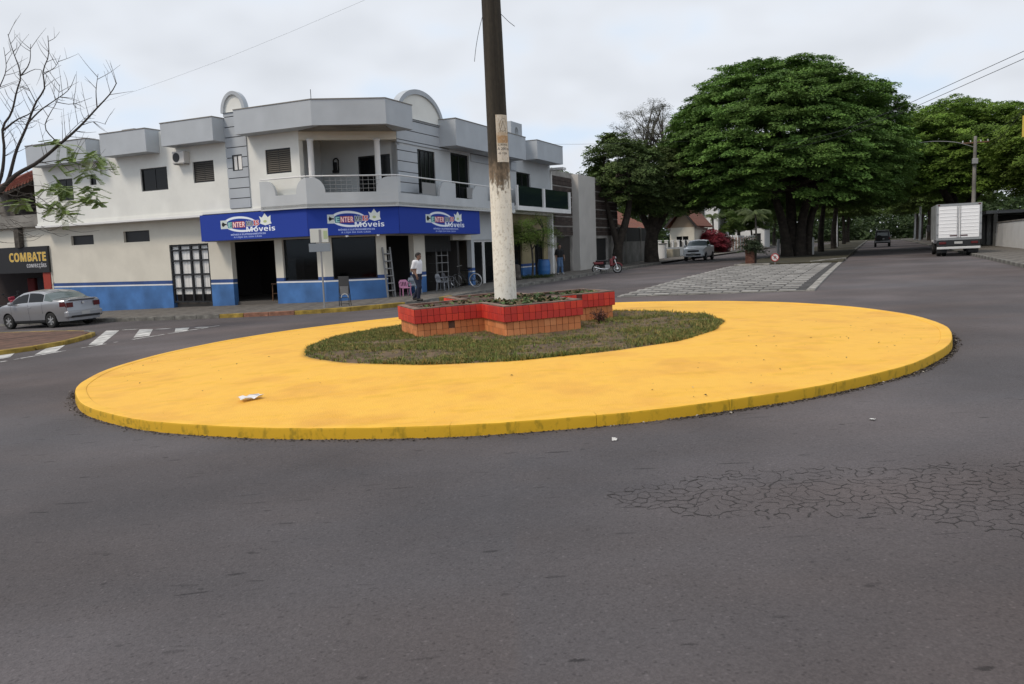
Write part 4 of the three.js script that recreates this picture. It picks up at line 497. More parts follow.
{ // silver saloon at the kerb
  const o = thing('parked_car', 'silver saloon car at the kerb in front of the dark shop, seen from behind', 'car'), paint = new THREE.MeshPhysicalMaterial({ color: lin(.36, .365, .38), metalness: .6, roughness: .3, clearcoat: .8, clearcoatRoughness: .08 });
  const C = { top: [[-2.10, .50], [-2.085, .80], [-2.05, .98], [-1.95, 1.035], [-1.52, 1.075], [-1.0, 1.34], [-.62, 1.435], [-.1, 1.465], [.3, 1.43], [.62, 1.32], [1.18, 1.015], [1.75, .86], [2.0, .72], [2.09, .5]], belt: x => .93 - .02 * x, sill: .23, w: .83, tumble: .30, arches: [[-1.25, .345], [1.24, .345]], wy: .29, corner: .5 }, K = carShell(C);
  part(o, 'body', K.shell, paint); part(o, 'underbody', bx(-1.95, 1.9, .18, .8, -.58, .58), M.dark);
  for (const s of [1, -1]) { part(o, 'side_window', K.grid(-.92, -.08, .56, .80, s, 14, 5, .004), M.glassDark); part(o, 'side_window', K.grid(-.02, .92, .56, .785, s, 14, 5, .004), M.glassDark); const d = part(o, 'door_seam', [K.grid(-.055, -.045, .05, .5, s, 1, 8, .003), K.grid(.98, .99, .05, .5, s, 1, 8, .003), K.grid(-.86, -.85, .22, .5, s, 1, 6, .003)], M.dark); part(o, 'door_handle', rbx(-.22, -.06, .80, .83, s * .832 - .015, s * .832 + .015, .01), paint); part(o, 'mirror', rbx(.72, .90, .92, 1.05, s * .92 - .08, s * .92 + .08, .04), paint);
    part(o, 'tail_lamp', K.grid(-2.10, -1.83, .37, .485, s, 8, 4, .006), M.lampRed); part(o, 'headlamp', K.grid(1.72, 2.05, .32, .47, s, 6, 3, .006), M.lampClear); for (const x of [-1.25, 1.24]) wheel(o, x, .29, s * .73, .29, .19, s, 6); part(o, 'sill_trim', K.grid(-.9, .88, .0, .06, s, 6, 1, .008), M.dark); }
  const rear = [], wind = []; for (const s of [1, -1]) { rear.push(K.grid(-1.46, -.98, .60, 1, s, 8, 8, .005)); wind.push(K.grid(.52, 1.12, .62, 1, s, 8, 8, .005)); }
  part(o, 'rear_window', rear, mat([.10, .13, .13], .08)); part(o, 'windscreen', wind, M.glassDark);
  const bp = part(o, 'rear_bumper', rbx(-2.17, -1.95, .34, .60, -.76, .76, .07, 3), paint); part(bp, 'bumper_insert', bx(-2.176, -2.15, .34, .42, -.6, .6), M.dark); part(o, 'boot_spoiler', rbx(-2.13, -1.98, 1.0, 1.045, -.55, .55, .02), paint);
  part(o, 'tail_lamp', [bx(-2.115, -2.09, .74, .92, .44, .695)], M.lampRed); part(o, 'tail_lamp', [bx(-2.115, -2.09, .74, .92, -.695, -.44)], M.lampRed); plate(o, -2.182, .50, 0, .36, null, 'ANB 4521', Math.PI / 2); part(o, 'badge', new THREE.CylinderGeometry(.05, .05, .012, 16).rotateZ(Math.PI / 2).translate(-2.10, .88, 0), M.chrome); part(o, 'aerial', bar([-.3, 1.45, 0], [-.62, 1.72, 0], .006), M.dark); part(o, 'exhaust', bar([-2.12, .25, .4], [-1.8, .25, .4], .03), M.zinc);
  o.scale.setScalar(.97); const [x, z] = B(-10.55, 5.85); settle(o, x, z, Math.PI - YB, 2.47, 1.45);
}
{ // white pickup coming down the avenue
  const o = thing('pickup_truck', 'white pickup driving towards the viewer on the tree-lined avenue', 'pickup'), paint = new THREE.MeshPhysicalMaterial({ color: lin(.80, .82, .84), roughness: .3, clearcoat: .7, clearcoatRoughness: .1 });
  const C = { top: [[-2.35, .55], [-2.33, 1.12], [-2.2, 1.18], [-1.0, 1.18], [-.72, 1.2], [-.62, 1.62], [-.4, 1.70], [.2, 1.70], [.42, 1.64], [1.02, 1.2], [1.25, 1.13], [2.1, 1.02], [2.32, .86], [2.38, .6]], belt: () => 1.10, sill: .36, w: .88, tumble: .26, arches: [[-1.45, .40], [1.5, .40]], wy: .34, corner: .4 }, K = carShell(C);
  part(o, 'body', K.shell, paint); part(o, 'underbody', bx(-2.2, 2.2, .28, .95, -.6, .6), M.dark); const wind = []; for (const s of [1, -1]) { wind.push(K.grid(.46, 1.0, .58, 1, s, 8, 8, .006)); part(o, 'side_window', K.grid(-.5, .5, .57, .80, s, 10, 4, .005), M.glassDark); part(o, 'headlamp', K.grid(2.05, 2.34, .38, .5, s, 5, 3, .008), M.lampClear); part(o, 'mirror', rbx(.75, .9, 1.12, 1.3, s * 1.0 - .09, s * 1.0 + .09, .04), paint); for (const x of [-1.45, 1.5]) wheel(o, x, .34, s * .78, .34, .22, s, 6); }
  part(o, 'windscreen', wind, mat([.22, .26, .28], .08)); part(o, 'grille', [bx(2.36, 2.41, .74, .86, -.45, .45)], M.dark); const b = part(o, 'front_bumper', rbx(2.25, 2.46, .42, .70, -.84, .84, .05), paint); part(b, 'bumper_intake', bx(2.455, 2.468, .46, .58, -.6, .6), M.dark); plate(o, 2.47, .6, 0, .38, null, 'AVT 7103', Math.PI / 2);
  const [x, z] = A(42.4, -5.65); settle(o, x, z, Math.atan2(-Math.cos(YA), -Math.sin(YA)), 2.9, 1.5);
}
{ // dark off-road vehicle driving away
  const o = thing('offroad_vehicle', 'dark off-road vehicle driving away far up the avenue', 'car'), paint = mat([.02, .02, .022], .35);
  const C = { top: [[-1.85, .6], [-1.84, 1.2], [-1.8, 1.72], [-1.6, 1.84], [0, 1.86], [.35, 1.80], [.72, 1.22], [1.7, 1.12], [1.85, .95], [1.9, .6]], belt: () => 1.16, sill: .42, w: .80, tumble: .12, arches: [[-1.1, .42], [1.15, .42]], wy: .38, corner: .2 }, K = carShell(C);
  part(o, 'body', K.shell, paint); part(o, 'roof', rbx(-1.75, .3, 1.84, 1.90, -.66, .66, .03), mat([.35, .35, .33], .6)); part(o, 'rear_window', bx(-1.875, -1.845, 1.24, 1.62, -.55, .55), mat([.20, .22, .22], .1)); part(o, 'rear_bumper', rbx(-2.0, -1.86, .52, .68, -.78, .78, .04), M.zinc); plate(o, -1.9, .92, .0, .4, null, 'AKD 2210', Math.PI / 2);
  part(o, 'spare_wheel', new THREE.CylinderGeometry(.34, .34, .2, 24).rotateZ(Math.PI / 2).translate(-1.96, 1.0, -.32), M.rubber); for (const s of [1, -1]) { part(o, 'tail_lamp', bx(-1.87, -1.84, .86, 1.05, s * .70 - .07, s * .70 + .07), M.lampRed); part(o, 'side_window', K.grid(-1.4, .3, .57, .8, s, 8, 4, .005), M.glassDark); for (const x of [-1.1, 1.15]) wheel(o, x, .38, s * .72, .38, .24, s, 5); }
  const [x, z] = A(76.5, 8.5); settle(o, x, z, Math.atan2(Math.cos(YA), Math.sin(YA)), 2.3, 1.45);
}
{ // white box truck, seen from behind
  const o = thing('box_truck', 'white box truck parked at the right kerb, seen from behind', 'truck'), body = mat([.84, .84, .84], .5), side = mat([.36, .38, .38], .5, { tex: T.stain }), al = mat([.34, .35, .35], .45, { metal: .5 });
  const L = 5.2, W = 1.16, y0 = .98, y1 = 3.06;                               // rear face at x = 0, forward +x
  part(o, 'cargo_box', [bx(.03, L, y0, y1, -W, W)], side); const fr = part(o, 'rear_frame', [bx(-.03, .03, y1 - .13, y1 + .01, -W - .01, W + .01), bx(-.03, .03, y0 - .02, y0 + .1, -W - .01, W + .01), bx(-.03, .03, y0 + .1, y1 - .13, -W - .01, -W + .1), bx(-.03, .03, y0 + .1, y1 - .13, W - .1, W + .01)], al);
  for (const s of [-1, 1]) { const d = part(o, 'rear_door', rbx(-.05, .02, y0 + .11, y1 - .14, s > 0 ? .015 : -W + .11, s > 0 ? W - .11 : -.015, .01), body); for (let i = 1; i < 9; i++) part(d, 'corrugation', rbx(-.064, -.045, y0 + .11 + i * .205, y0 + .15 + i * .205, s > 0 ? .06 : -W + .16, s > 0 ? W - .16 : -.06, .008), body); part(d, 'reflective_tape', bx(-.068, -.05, y0 + .20, y0 + .27, s > 0 ? .06 : -.46, s > 0 ? .46 : -.06), mat([.08, .035, .035], .5)); part(d, 'lock_bar', bar([-.08, y0 + .08, s * .08], [-.08, y1 - .12, s * .08], .014), M.zinc); for (const k of [.3, .9, 1.5]) part(d, 'hinge', bx(-.075, -.03, y0 + k, y0 + k + .07, s * (W - .06) - .05, s * (W - .06) + .05), M.zinc); part(o, 'marker_lamp', bx(-.045, -.03, y1 - .09, y1 - .03, s * (W - .12) - .06, s * (W - .12) + .06), M.lampRed); }
  part(o, 'chassis', [bx(.1, 7.2, .72, .975, -.42, .42)], M.dark); part(o, 'underrun_panel', bx(-.02, .06, .62, .96, -1.1, 1.1), M.dark); part(o, 'rear_bumper', rbx(-.12, -.03, .43, .57, -1.12, 1.12, .02), mat([.58, .58, .57], .5)); plate(o, -.035, .80, 0, .42, null, 'BSC 0198', Math.PI / 2); for (const s of [-1, 1]) { part(o, 'tail_lamp', rbx(-.06, -.02, .72, .86, s * .82 - .18, s * .82 + .18, .02), M.lampRed); part(o, 'mudflap', bx(.55, .57, .2, .75, s * .82 - .27, s * .82 + .27), M.dark); for (const q of [.95, .66]) wheel(o, 1.15, .42, s * q, .42, .24, s, 6, M.zinc); wheel(o, 6.0, .42, s * .92, .42, .24, s, 6, M.zinc); }
  const cab = part(o, 'cab', rbx(5.35, 7.2, .7, 2.55, -1.02, 1.02, .15, 3), body); part(cab, 'windscreen', bx(7.19, 7.21, 1.55, 2.3, -.85, .85), M.glassDark); for (const s of [-1, 1]) { part(cab, 'side_window', bx(6.2, 6.95, 1.55, 2.25, s * 1.022 - .01, s * 1.022 + .01), M.glassDark); part(cab, 'mirror', rbx(6.9, 7.0, 1.5, 1.95, s * 1.22 - .1, s * 1.22 + .1, .03), M.dark); part(cab, 'mirror_arm', bar([6.9, 1.9, s * 1.0], [6.95, 1.9, s * 1.2], .015), M.dark); }
  const [x, z] = A(28.5, 12.22); settle(o, x, z, Math.atan2(Math.cos(YA), Math.sin(YA)), 4, 1.8);
}
function motorbike(name, label, pos, ry, col, lean = -.12) {
  const o = thing(name, label, 'motorcycle', pos, ry); o.rotation.order = 'YXZ'; o.rotation.x = lean; const c = mat(col, .3);
  for (const [x, n] of [[-.62, 'wheel'], [.62, 'wheel']]) { const w = part(o, n, new THREE.TorusGeometry(.25, .045, 8, 28).translate(x, .29, 0), M.rubber), sp = [new THREE.TorusGeometry(.205, .012, 6, 24).translate(x, .29, 0), new THREE.CylinderGeometry(.06, .06, .1, 12).rotateX(Math.PI / 2).translate(x, .29, 0)]; for (let i = 0; i < 9; i++) sp.push(bar([x, .29, 0], [x + .2 * Math.cos(i * .7), .29 + .2 * Math.sin(i * .7), 0], .006, 4)); part(w, 'rim', sp, M.chrome); }
  part(o, 'frame', [bar([.42, .86, 0], [.1, .40, 0], .03), bar([.1, .4, 0], [-.3, .42, 0], .03), bar([-.3, .42, 0], [-.62, .29, .08], .02), bar([-.3, .42, 0], [-.62, .29, -.08], .02), bar([.42, .86, 0], [-.5, .72, 0], .03)], M.dark); part(o, 'engine', [rbx(-.15, .18, .24, .52, -.12, .12, .05)], M.zinc);
  part(o, 'fork', [bar([.44, .9, .07], [.62, .29, .07], .022), bar([.44, .9, -.07], [.62, .29, -.07], .022)], M.chrome); part(o, 'front_fender', new THREE.TorusGeometry(.31, .05, 6, 16, 2.2).rotateZ(.4).translate(.62, .29, 0), c);
  part(o, 'leg_shield', rbx(.16, .36, .42, .86, -.17, .17, .06), c); part(o, 'fairing', rbx(.34, .52, .80, 1.0, -.13, .13, .06), c); part(o, 'headlamp', new THREE.SphereGeometry(.08, 12, 8).scale(.6, 1, 1).translate(.53, .92, 0), M.lampClear); part(o, 'handlebar', [bar([.38, 1.02, -.32], [.42, 1.0, 0], .014), bar([.38, 1.02, .32], [.42, 1.0, 0], .014)], M.dark); for (const s of [1, -1]) part(o, 'mirror', [rbx(.4, .43, 1.12, 1.2, s * .33 - .06, s * .33 + .06, .02), bar([.4, 1.02, s * .26], [.41, 1.14, s * .32], .007)], M.dark);
  part(o, 'seat', rbx(-.66, .12, .70, .80, -.13, .13, .045, 3), M.dark); part(o, 'tail', rbx(-.78, -.2, .55, .71, -.11, .11, .05), c); part(o, 'tail_lamp', rbx(-.83, -.76, .62, .7, -.06, .06, .02), M.lampRed); part(o, 'exhaust', limb([[.05, .25, .15], [-.3, .25, .17], [-.75, .36, .17]], [.025, .045, .05]), M.chrome); part(o, 'kickstand', bar([-.05, .25, .12], [-.1, .02, .2], .012), M.dark); return o;
}
{ const [x, z] = A(20.4, -6.75); motorbike('motorcycle', 'red motorcycle parked at the kerb beside the pale pilaster', [x, G(x, z), z], .05, [.16, .012, .016]); }
{ const [x, z] = B(-17.1, 2.6); motorbike('motorcycle', 'red and black motorcycle on the pavement behind the silver car', [x, pv(-17.1, 2.6), z], 2.6, [.25, .01, .03]); }
{ // bicycle against the shop front
  const [x, z] = B(.75, -6.9), o = thing('bicycle', 'bicycle with pale wheels leaning by the shop doorway', 'bicycle', [x, pv(.75, -6.9), z], 2.75); o.rotation.order = 'YXZ'; o.rotation.x = -.06; const m = M.dark;
  for (const q of [-.5, .5]) { const w = part(o, 'wheel', new THREE.TorusGeometry(.31, .018, 6, 32).translate(q, .33, 0), q > 0 ? M.rubber : mat([.5, .5, .5], .6)), sp = [new THREE.TorusGeometry(.285, .014, 6, 28).translate(q, .33, 0)]; for (let i = 0; i < 14; i++) sp.push(bar([q, .33, 0], [q + .285 * Math.cos(i * .449), .33 + .285 * Math.sin(i * .449), 0], .003, 4)); part(w, 'rim', sp, M.chrome); }
  part(o, 'frame', [bar([-.5, .33, 0], [-.05, .3, 0], .014), bar([-.5, .33, 0], [-.18, .8, 0], .012), bar([-.05, .3, 0], [-.2, .86, 0], .016), bar([-.18, .78, 0], [.32, .82, 0], .016), bar([-.05, .3, 0], [.34, .74, 0], .018), bar([.3, .98, 0], [.5, .33, 0], .016)], m); part(o, 'saddle', rbx(-.34, -.08, .87, .93, -.07, .07, .03), m); part(o, 'handlebar', [bar([.3, 1.0, -.26], [.3, 1.0, .26], .012)], M.chrome); part(o, 'pedals', [bar([-.05, .3, -.12], [-.05, .3, .12], .012), bx(-.1, .0, .14, .16, .08, .17), bx(-.1, 0, .44, .46, -.17, -.08)], m);
}
// ---------------------------------------------------------------- people
function cap(p, a, b, ra, rb) { const bx_ = b[0] - a[0], by = b[1] - a[1], bz = b[2] - a[2], l = bx_ * bx_ + by * by + bz * bz || 1e-9, t = clamp(((p[0] - a[0]) * bx_ + (p[1] - a[1]) * by + (p[2] - a[2]) * bz) / l, 0, 1); return Math.hypot(p[0] - a[0] - bx_ * t, p[1] - a[1] - by * t, p[2] - a[2] - bz * t) - mix(ra, rb, t); }
const smin = (a, b, k) => { const h = clamp(.5 + .5 * (b - a) / k, 0, 1); return mix(b, a, h) - k * h * (1 - h); };
function blob(bones, inf, clip, box, res = 64, k = .04) {     // mesh of a smooth union of tapered capsules
  const mc = new MarchingCubes(res, new THREE.MeshStandardMaterial(), false, false, 60000), [cx, cy, cz, hx, hy, hz] = box; mc.isolation = 0; const f = mc.field;
  for (let z = 0; z < res; z++) for (let y = 0; y < res; y++) for (let x = 0; x < res; x++) { const h = res / 2, p = [cx + hx * (x - h) / h, cy + hy * (y - h) / h, cz + hz * (z - h) / h]; let d = 9; for (const b of bones) d = smin(d, cap(p, ...b), k); d -= inf; if (clip) d = Math.max(d, clip(p)); f[x + y * res + z * res * res] = -d; }
  mc.update(); const n = mc.count ?? mc.geometry.drawRange.count, pos = new Float32Array(mc.positionArray.slice(0, n * 3)), g = new THREE.BufferGeometry(); for (let i = 0; i < n; i++) { pos[i * 3] = cx + pos[i * 3] * hx; pos[i * 3 + 1] = cy + pos[i * 3 + 1] * hy; pos[i * 3 + 2] = cz + pos[i * 3 + 2] * hz; }
  g.setAttribute('position', new THREE.BufferAttribute(pos, 3)); const nn = new Float32Array(n * 3), e = .006, D = p => { let d = 9; for (const b of bones) d = smin(d, cap(p, ...b), k); d -= inf; return clip ? Math.max(d, clip(p)) : d; };
  for (let i = 0; i < n; i++) { const p = [pos[i * 3], pos[i * 3 + 1], pos[i * 3 + 2]], N = V3(D([p[0] + e, p[1], p[2]]) - D([p[0] - e, p[1], p[2]]), D([p[0], p[1] + e, p[2]]) - D([p[0], p[1] - e, p[2]]), D([p[0], p[1], p[2] + e]) - D([p[0], p[1], p[2] - e])).normalize(); nn.set([N.x, N.y, N.z], i * 3); }
  g.setAttribute('normal', new THREE.BufferAttribute(nn, 3));
  for (let i = 0; i < n; i += 3) { const q = k => V3(pos[(i + k) * 3], pos[(i + k) * 3 + 1], pos[(i + k) * 3 + 2]), a = q(0), N = q(1).sub(a).cross(q(2).sub(a)); if (N.dot(V3(nn[i * 3], nn[i * 3 + 1], nn[i * 3 + 2])) < 0) for (let c = 0; c < 3; c++) { let t = pos[(i + 1) * 3 + c]; pos[(i + 1) * 3 + c] = pos[(i + 2) * 3 + c]; pos[(i + 2) * 3 + c] = t; t = nn[(i + 1) * 3 + c]; nn[(i + 1) * 3 + c] = nn[(i + 2) * 3 + c]; nn[(i + 2) * 3 + c] = t; } }
  return g;
}
function person(label, pos, ry, J, col) {                     // J: joints; facing +z
  const o = thing('person', label, 'person', pos, ry), box = [0, .93, .02, .5, .97, .5];
  const torso = [[[-.075, .96, 0], [-.085, 1.33, J.lean], .115, .125], [[.075, .96, 0], [.085, 1.33, J.lean], .115, .125], [[-.15, 1.40, J.lean], [.15, 1.40, J.lean], .065, .065]], H = J.head;
  const head = [[[0, 1.42, J.lean], [H[0], H[1] - .1, H[2] - .02], .055, .052], [[H[0], H[1] - .05, H[2] + .015], [H[0], H[1] + .035, H[2] - .01], .072, .092]], arms = [], fore = [], legs = [], feet = [], fing = [];
  for (const s of [-1, 1]) { const k = s < 0 ? 'l' : 'r', E = J['el' + k], W = J['wr' + k], K = J['kn' + k], N = J['an' + k]; arms.push([[s * .185, 1.39, J.lean], E, .056, .044]); fore.push([E, W, .042, .029], [W, [W[0], W[1] - .07, W[2] + .015], .03, .032]); legs.push([[s * .085, .93, 0], K, .098, .062], [K, N, .06, .042]); feet.push([N, [N[0], N[1] - .05, N[2] - .03], .042, .036], [[N[0], N[1] - .045, N[2]], [N[0] + s * .015, N[1] - .06, N[2] + .15], .04, .03]);
    for (let f = 0; f < 4; f++) { const fx = (f - 1.5) * .017, b = [W[0], W[1] - .095, W[2] + .015 - fx]; fing.push(limb([b, [b[0] - s * .004, b[1] - .035, b[2] + .006], [b[0] - s * .016, b[1] - .06 - (f == 1 || f == 2 ? .01 : 0), b[2] + .012]], [.0095, .0075], 6)); } fing.push(limb([[W[0], W[1] - .05, W[2] + .04], [W[0] - s * .006, W[1] - .085, W[2] + .06], [W[0] - s * .01, W[1] - .11, W[2] + .062]], [.011, .008], 6)); }
  const skin = mat(col.skin, .6), hd = [...head, [[H[0], H[1] - .02, H[2] + .085], [H[0], H[1] + .01, H[2] + .08], .016, .01], [[H[0] - .088, H[1], H[2]], [H[0] - .088, H[1] - .02, H[2]], .018, .014], [[H[0] + .088, H[1], H[2]], [H[0] + .088, H[1] - .02, H[2]], .018, .014], [[H[0] - .02, H[1] - .068, H[2] + .075], [H[0] + .02, H[1] - .068, H[2] + .075], .012, .012]];
  part(o, 'body', [blob([...torso, ...arms, ...fore, ...legs, ...feet, head[0]], 0, null, box, 84), blob(hd, 0, null, [H[0], H[1] - .02, H[2], .2, .2, .2], 60, .02), ...fing], skin);
  part(o, 'hair', blob([[[H[0], H[1] + .03, H[2] - .03], [H[0], H[1] + .045, H[2] - .0], .1, .098]], .0, p => -(p[1] - (H[1] + .005) + (p[2] - H[2]) * -.9), [H[0], H[1] + .02, H[2] - .02, .2, .2, .2], 48), mat(col.hair, .8));
  const sl = p => col.sleeve - p[1]; part(o, 'shirt', blob([...torso, ...arms], .018, p => Math.max(.86 - p[1], p[1] - 1.475, Math.abs(p[0]) > .17 ? sl(p) : -1), box, 84), mat(col.shirt, .9)); part(o, 'trousers', blob([torso[0], torso[1], ...legs], .022, p => Math.max(p[1] - .98, .085 - p[1]), box, 84), mat(col.trousers, .95));
  for (const s of [0, 1]) part(o, 'shoe', blob(feet.slice(s * 2, s * 2 + 2), .014, p => p[1] - .14, [feet[s * 2][0][0], .07, feet[s * 2][0][2] + .06, .2, .13, .24], 40, .02), mat(col.shoe, .7));
  for (const s of [-1, 1]) part(o, 'eye', new THREE.SphereGeometry(.012, 8, 6).translate(H[0] + s * .032, H[1] + .005, H[2] + .082), M.dark); return o;
}
{ const [x, z] = [-3.33, -28.9]; person('person in white shirt and dark trousers walking past the shop with bowed head', [x, G(x, z) + .15, z], 1.15, { lean: .03, head: [0, 1.60, .10], ell: [-.22, 1.13, -.06], wrl: [-.20, .93, .10], elr: [.23, 1.13, -.08], wrr: [.22, .91, .02], knl: [-.08, .5, .12], anl: [-.08, .10, .06], knr: [.08, .5, .02], anr: [.08, .13, -.20] }, { skin: [.20, .11, .075], hair: [.012, .01, .01], shirt: [.74, .74, .77], trousers: [.012, .016, .035], shoe: [.02, .018, .016], sleeve: 1.16 }); }
{ const [x, z] = [2.95, -47.0]; person('person in black top and blue jeans walking on the far pavement', [x, G(x, z) + .15, z], .4, { lean: .02, head: [0, 1.63, .05], ell: [-.25, 1.14, -.04], wrl: [-.24, .92, .08], elr: [.25, 1.14, .04], wrr: [.24, .93, .16], knl: [-.09, .5, .06], anl: [-.09, .10, -.10], knr: [.09, .5, .10], anr: [.09, .10, .14] }, { skin: [.22, .13, .09], hair: [.012, .01, .01], shirt: [.012, .012, .014], trousers: [.08, .14, .25], shoe: [.4, .4, .4], sleeve: 1.12 }); }
// ---------------------------------------------------------------- things on the pavement
function plasticChair(name, label, pos, ry, col, k = 1, group) {
  const o = thing(name, label, 'chair', pos, ry, group), c = mat(col, .45); o.scale.setScalar(k);
  for (const x of [-.2, .2]) for (const z of [-.19, .2]) part(o, 'leg', limb([[x * 1.12, 0, z * 1.15], [x, .42, z]], [.022, .03], 6), c); part(o, 'seat', rbx(-.24, .24, .40, .44, -.22, .24, .02, 2), c);
  const s = poly([[-.24, 0], [.24, 0], [.25, .3], [.16, .42], [-.16, .42], [-.25, .3]]); for (const x of [-.13, -.045, .04, .125]) { const h = new THREE.Path(); h.moveTo(x - .022, .09); h.lineTo(x + .022, .09); h.lineTo(x + .022, .3); h.lineTo(x - .022, .3); s.holes.push(h); } part(o, 'backrest', slabShape(s, -.012, .012).rotateX(-.18).translate(0, .42, -.2), c); for (const x of [-.25, .25]) part(o, 'armrest', [limb([[x, .64, -.26], [x * 1.06, .65, 0], [x, .62, .2]], [.024, .024], 6), bar([x, .62, .18], [x * .9, .42, .2], .02)], c); return o;
}
{
  const put = (x, z) => { const [a, b] = B(x, z); return [a, pv(x, z), b]; };
  plasticChair('plastic_chair', 'small pink plastic chair outside the shop doorway', put(.55, -1.95), .5, [.52, .22, .36], .8);
  plasticChair('plastic_chair', 'grey plastic chair beside the pink chair at the shop doorway', put(.35, -3.05), .9, [.30, .33, .37], .85);
  plasticChair('plastic_chair', 'grey plastic chair right of the walking person', put(.62, -4.9), 1.2, [.24, .25, .27], .9);
  plasticChair('plastic_chair', 'dark grey plastic chair next to the bicycle', put(.45, -5.75), 1.3, [.10, .10, .11], .9);
  { const o = thing('ladder', 'pale folded step ladder leaning on the shop corner pillar', 'ladder', put(.22, -1.42), Math.PI / 2 - YB - .3); o.rotation.order = 'YXZ'; o.rotation.x = -.10; const m = mat([.20, .20, .20], .5, { metal: .3 }); for (const x of [-.19, .19]) part(o, 'rail', rbx(x - .035, x + .035, 0, 2.05, -.02, .03, .01), m); for (let i = 0; i < 6; i++) part(o, 'rung', rbx(-.17, .17, .25 + i * .3, .30 + i * .3, -.02, .06, .01), m); for (const x of [-.15, .15]) part(o, 'rear_leg', rbx(x - .02, x + .02, .02, 1.95, -.09, -.055, .008), m); }
  { const o = thing('sandwich_board', 'narrow dark framed pavement board with a basket, by the sign post', 'sign board', [-5.95, G(-5.95, -28.75) + .146, -28.75], -.1); part(o, 'panel', rbx(-.19, .19, .72, 1.06, -.02, .02, .01), mat([.05, .05, .05], .6)); for (const x of [-.18, .18]) { part(o, 'leg', bar([x, 0, .1], [x, .75, 0], .014), M.darkMetal); part(o, 'leg', bar([x, 0, -.16], [x, .8, -.01], .014), M.darkMetal); } part(o, 'crossbar', [bar([-.18, .3, .06], [.18, .3, .06], .012), bar([-.18, .08, .09], [.18, .08, .09], .012)], M.darkMetal); part(o, 'notice', rbx(-.16, .16, .40, .72, -.012, .012, .006), mat([.16, .16, .16], .7)); part(o, 'basket', new THREE.TorusGeometry(.13, .02, 6, 14, Math.PI).rotateZ(0).translate(.03, .30, .06), mat([.4, .4, .4], .6)); }
  { const o = thing('street_sign', 'thin grey post with white notice plate over a grey street-name plate', 'street sign', [-6.55, G(-6.55, -28.15) + .146, -28.15], .05); part(o, 'post', cyl(.03, .028, 2.35, 0, 0, 0, 12), M.zinc); const a = part(o, 'notice_plate', rbx(-.34, .28, 2.30, 2.78, -.015, .015, .008), mat([.62, .63, .58], .6)); part(o, 'street_name_plate', rbx(-.40, .34, 1.98, 2.27, .03, .055, .006), mat([.22, .25, .28], .5)); part(a, 'plate_print', [bx(.12, .26, 2.42, 2.7, .0155, .018)], mat([.42, .50, .30], .7)); part(o, 'clamp', rbx(-.04, .04, 2.05, 2.75, -.03, .03, .01), M.zinc); }
  { const o = thing('barrel', 'blue plastic barrel beside the small street tree', 'barrel', [1.96, G(1.96, -45.4) + .146, -45.4]); const p = [[0, 0], [.36, 0], [.40, .03], [.43, .18], [.45, .32], [.465, .34], [.45, .36], [.45, .62], [.465, .64], [.45, .66], [.43, .82], [.40, .95], [.39, 1.0], [.36, .985], [.36, .9], [0, .88]].map(q => new THREE.Vector2(...q)); o.scale.set(.8, .95, .8); part(o, 'drum', new THREE.LatheGeometry(p, 32), mat([.03, .14, .38], .45)); part(o, 'lid_rim', new THREE.TorusGeometry(.395, .02, 8, 32).rotateX(Math.PI / 2).translate(0, .985, 0), mat([.02, .08, .26], .45)); }
  { const o = thing('wooden_stool', 'brown wooden stool inside the dark shop doorway', 'stool', stX(-5.15, .22, -.75), .3); for (const x of [-.15, .15]) for (const z of [-.15, .15]) part(o, 'leg', bar([x * 1.15, 0, z * 1.15], [x, .68, z], .022), M.wood); part(o, 'seat', rbx(-.2, .2, .68, .73, -.2, .2, .02), M.wood); part(o, 'stretcher', [bar([-.16, .3, -.16], [.16, .3, -.16], .015), bar([-.16, .3, .16], [.16, .3, .16], .015)], M.wood); }
  { const o = thing('cabinet', 'dark glazed cabinet standing just inside the shop doorway', 'cabinet', stX(-4.9, .22, -1.5), -YB); part(o, 'carcass', rbx(-.5, .5, 0, 1.75, -.25, .25, .01), mat([.05, .04, .035], .6)); for (const x of [-.25, .25]) part(o, 'door', rbx(x - .22, x + .22, .1, 1.65, .25, .27, .006), mat([.03, .035, .04], .2)); }
  { const o = thing('sofa', 'dark sofa standing in the shop behind the corner window', 'sofa', stX(-2.6, .22, -2.6), -YB + .4); part(o, 'base', rbx(-.9, .9, .08, .42, -.4, .4, .05), mat([.06, .05, .05], .9)); part(o, 'backrest', rbx(-.9, .9, .42, .9, -.4, -.18, .08), mat([.07, .06, .06], .9)); for (const s of [-1, 1]) part(o, 'armrest', rbx(s * .9 - .1, s * .9 + .1, .08, .62, -.4, .4, .06), mat([.06, .05, .05], .9)); }
}
// ---------------------------------------------------------------- trees
function leafCluster(seed, K, rad, thick, ll, lw) {
  const r = rngOf(seed), pos = []; for (let i = 0; i < K; i++) {
    const a = r() * 6.283, q = Math.sqrt(r()) * rad, c = V3(Math.cos(a) * q, (r() - .5) * thick, Math.sin(a) * q), yaw = r() * 6.283, tl = (r() - .4) * .8, rl = (r() - .5) * .85, s = .6 + r() * .8, m = new THREE.Matrix4().makeRotationFromEuler(new THREE.Euler(tl, yaw, rl, 'YXZ'));
    const P = [[-ll / 2, 0, 0], [0, .12 * lw, lw / 2], [ll / 2, -.1 * ll, 0], [0, .12 * lw, -lw / 2]].map(p => V3(...p).multiplyScalar(s).applyMatrix4(m).add(c)); for (const k of [0, 1, 2, 0, 2, 3]) pos.push(P[k].x, P[k].y, P[k].z);
  }
  const g = new THREE.BufferGeometry(); g.setAttribute('position', new THREE.Float32BufferAttribute(pos, 3)); g.computeVertexNormals(); return g;
}
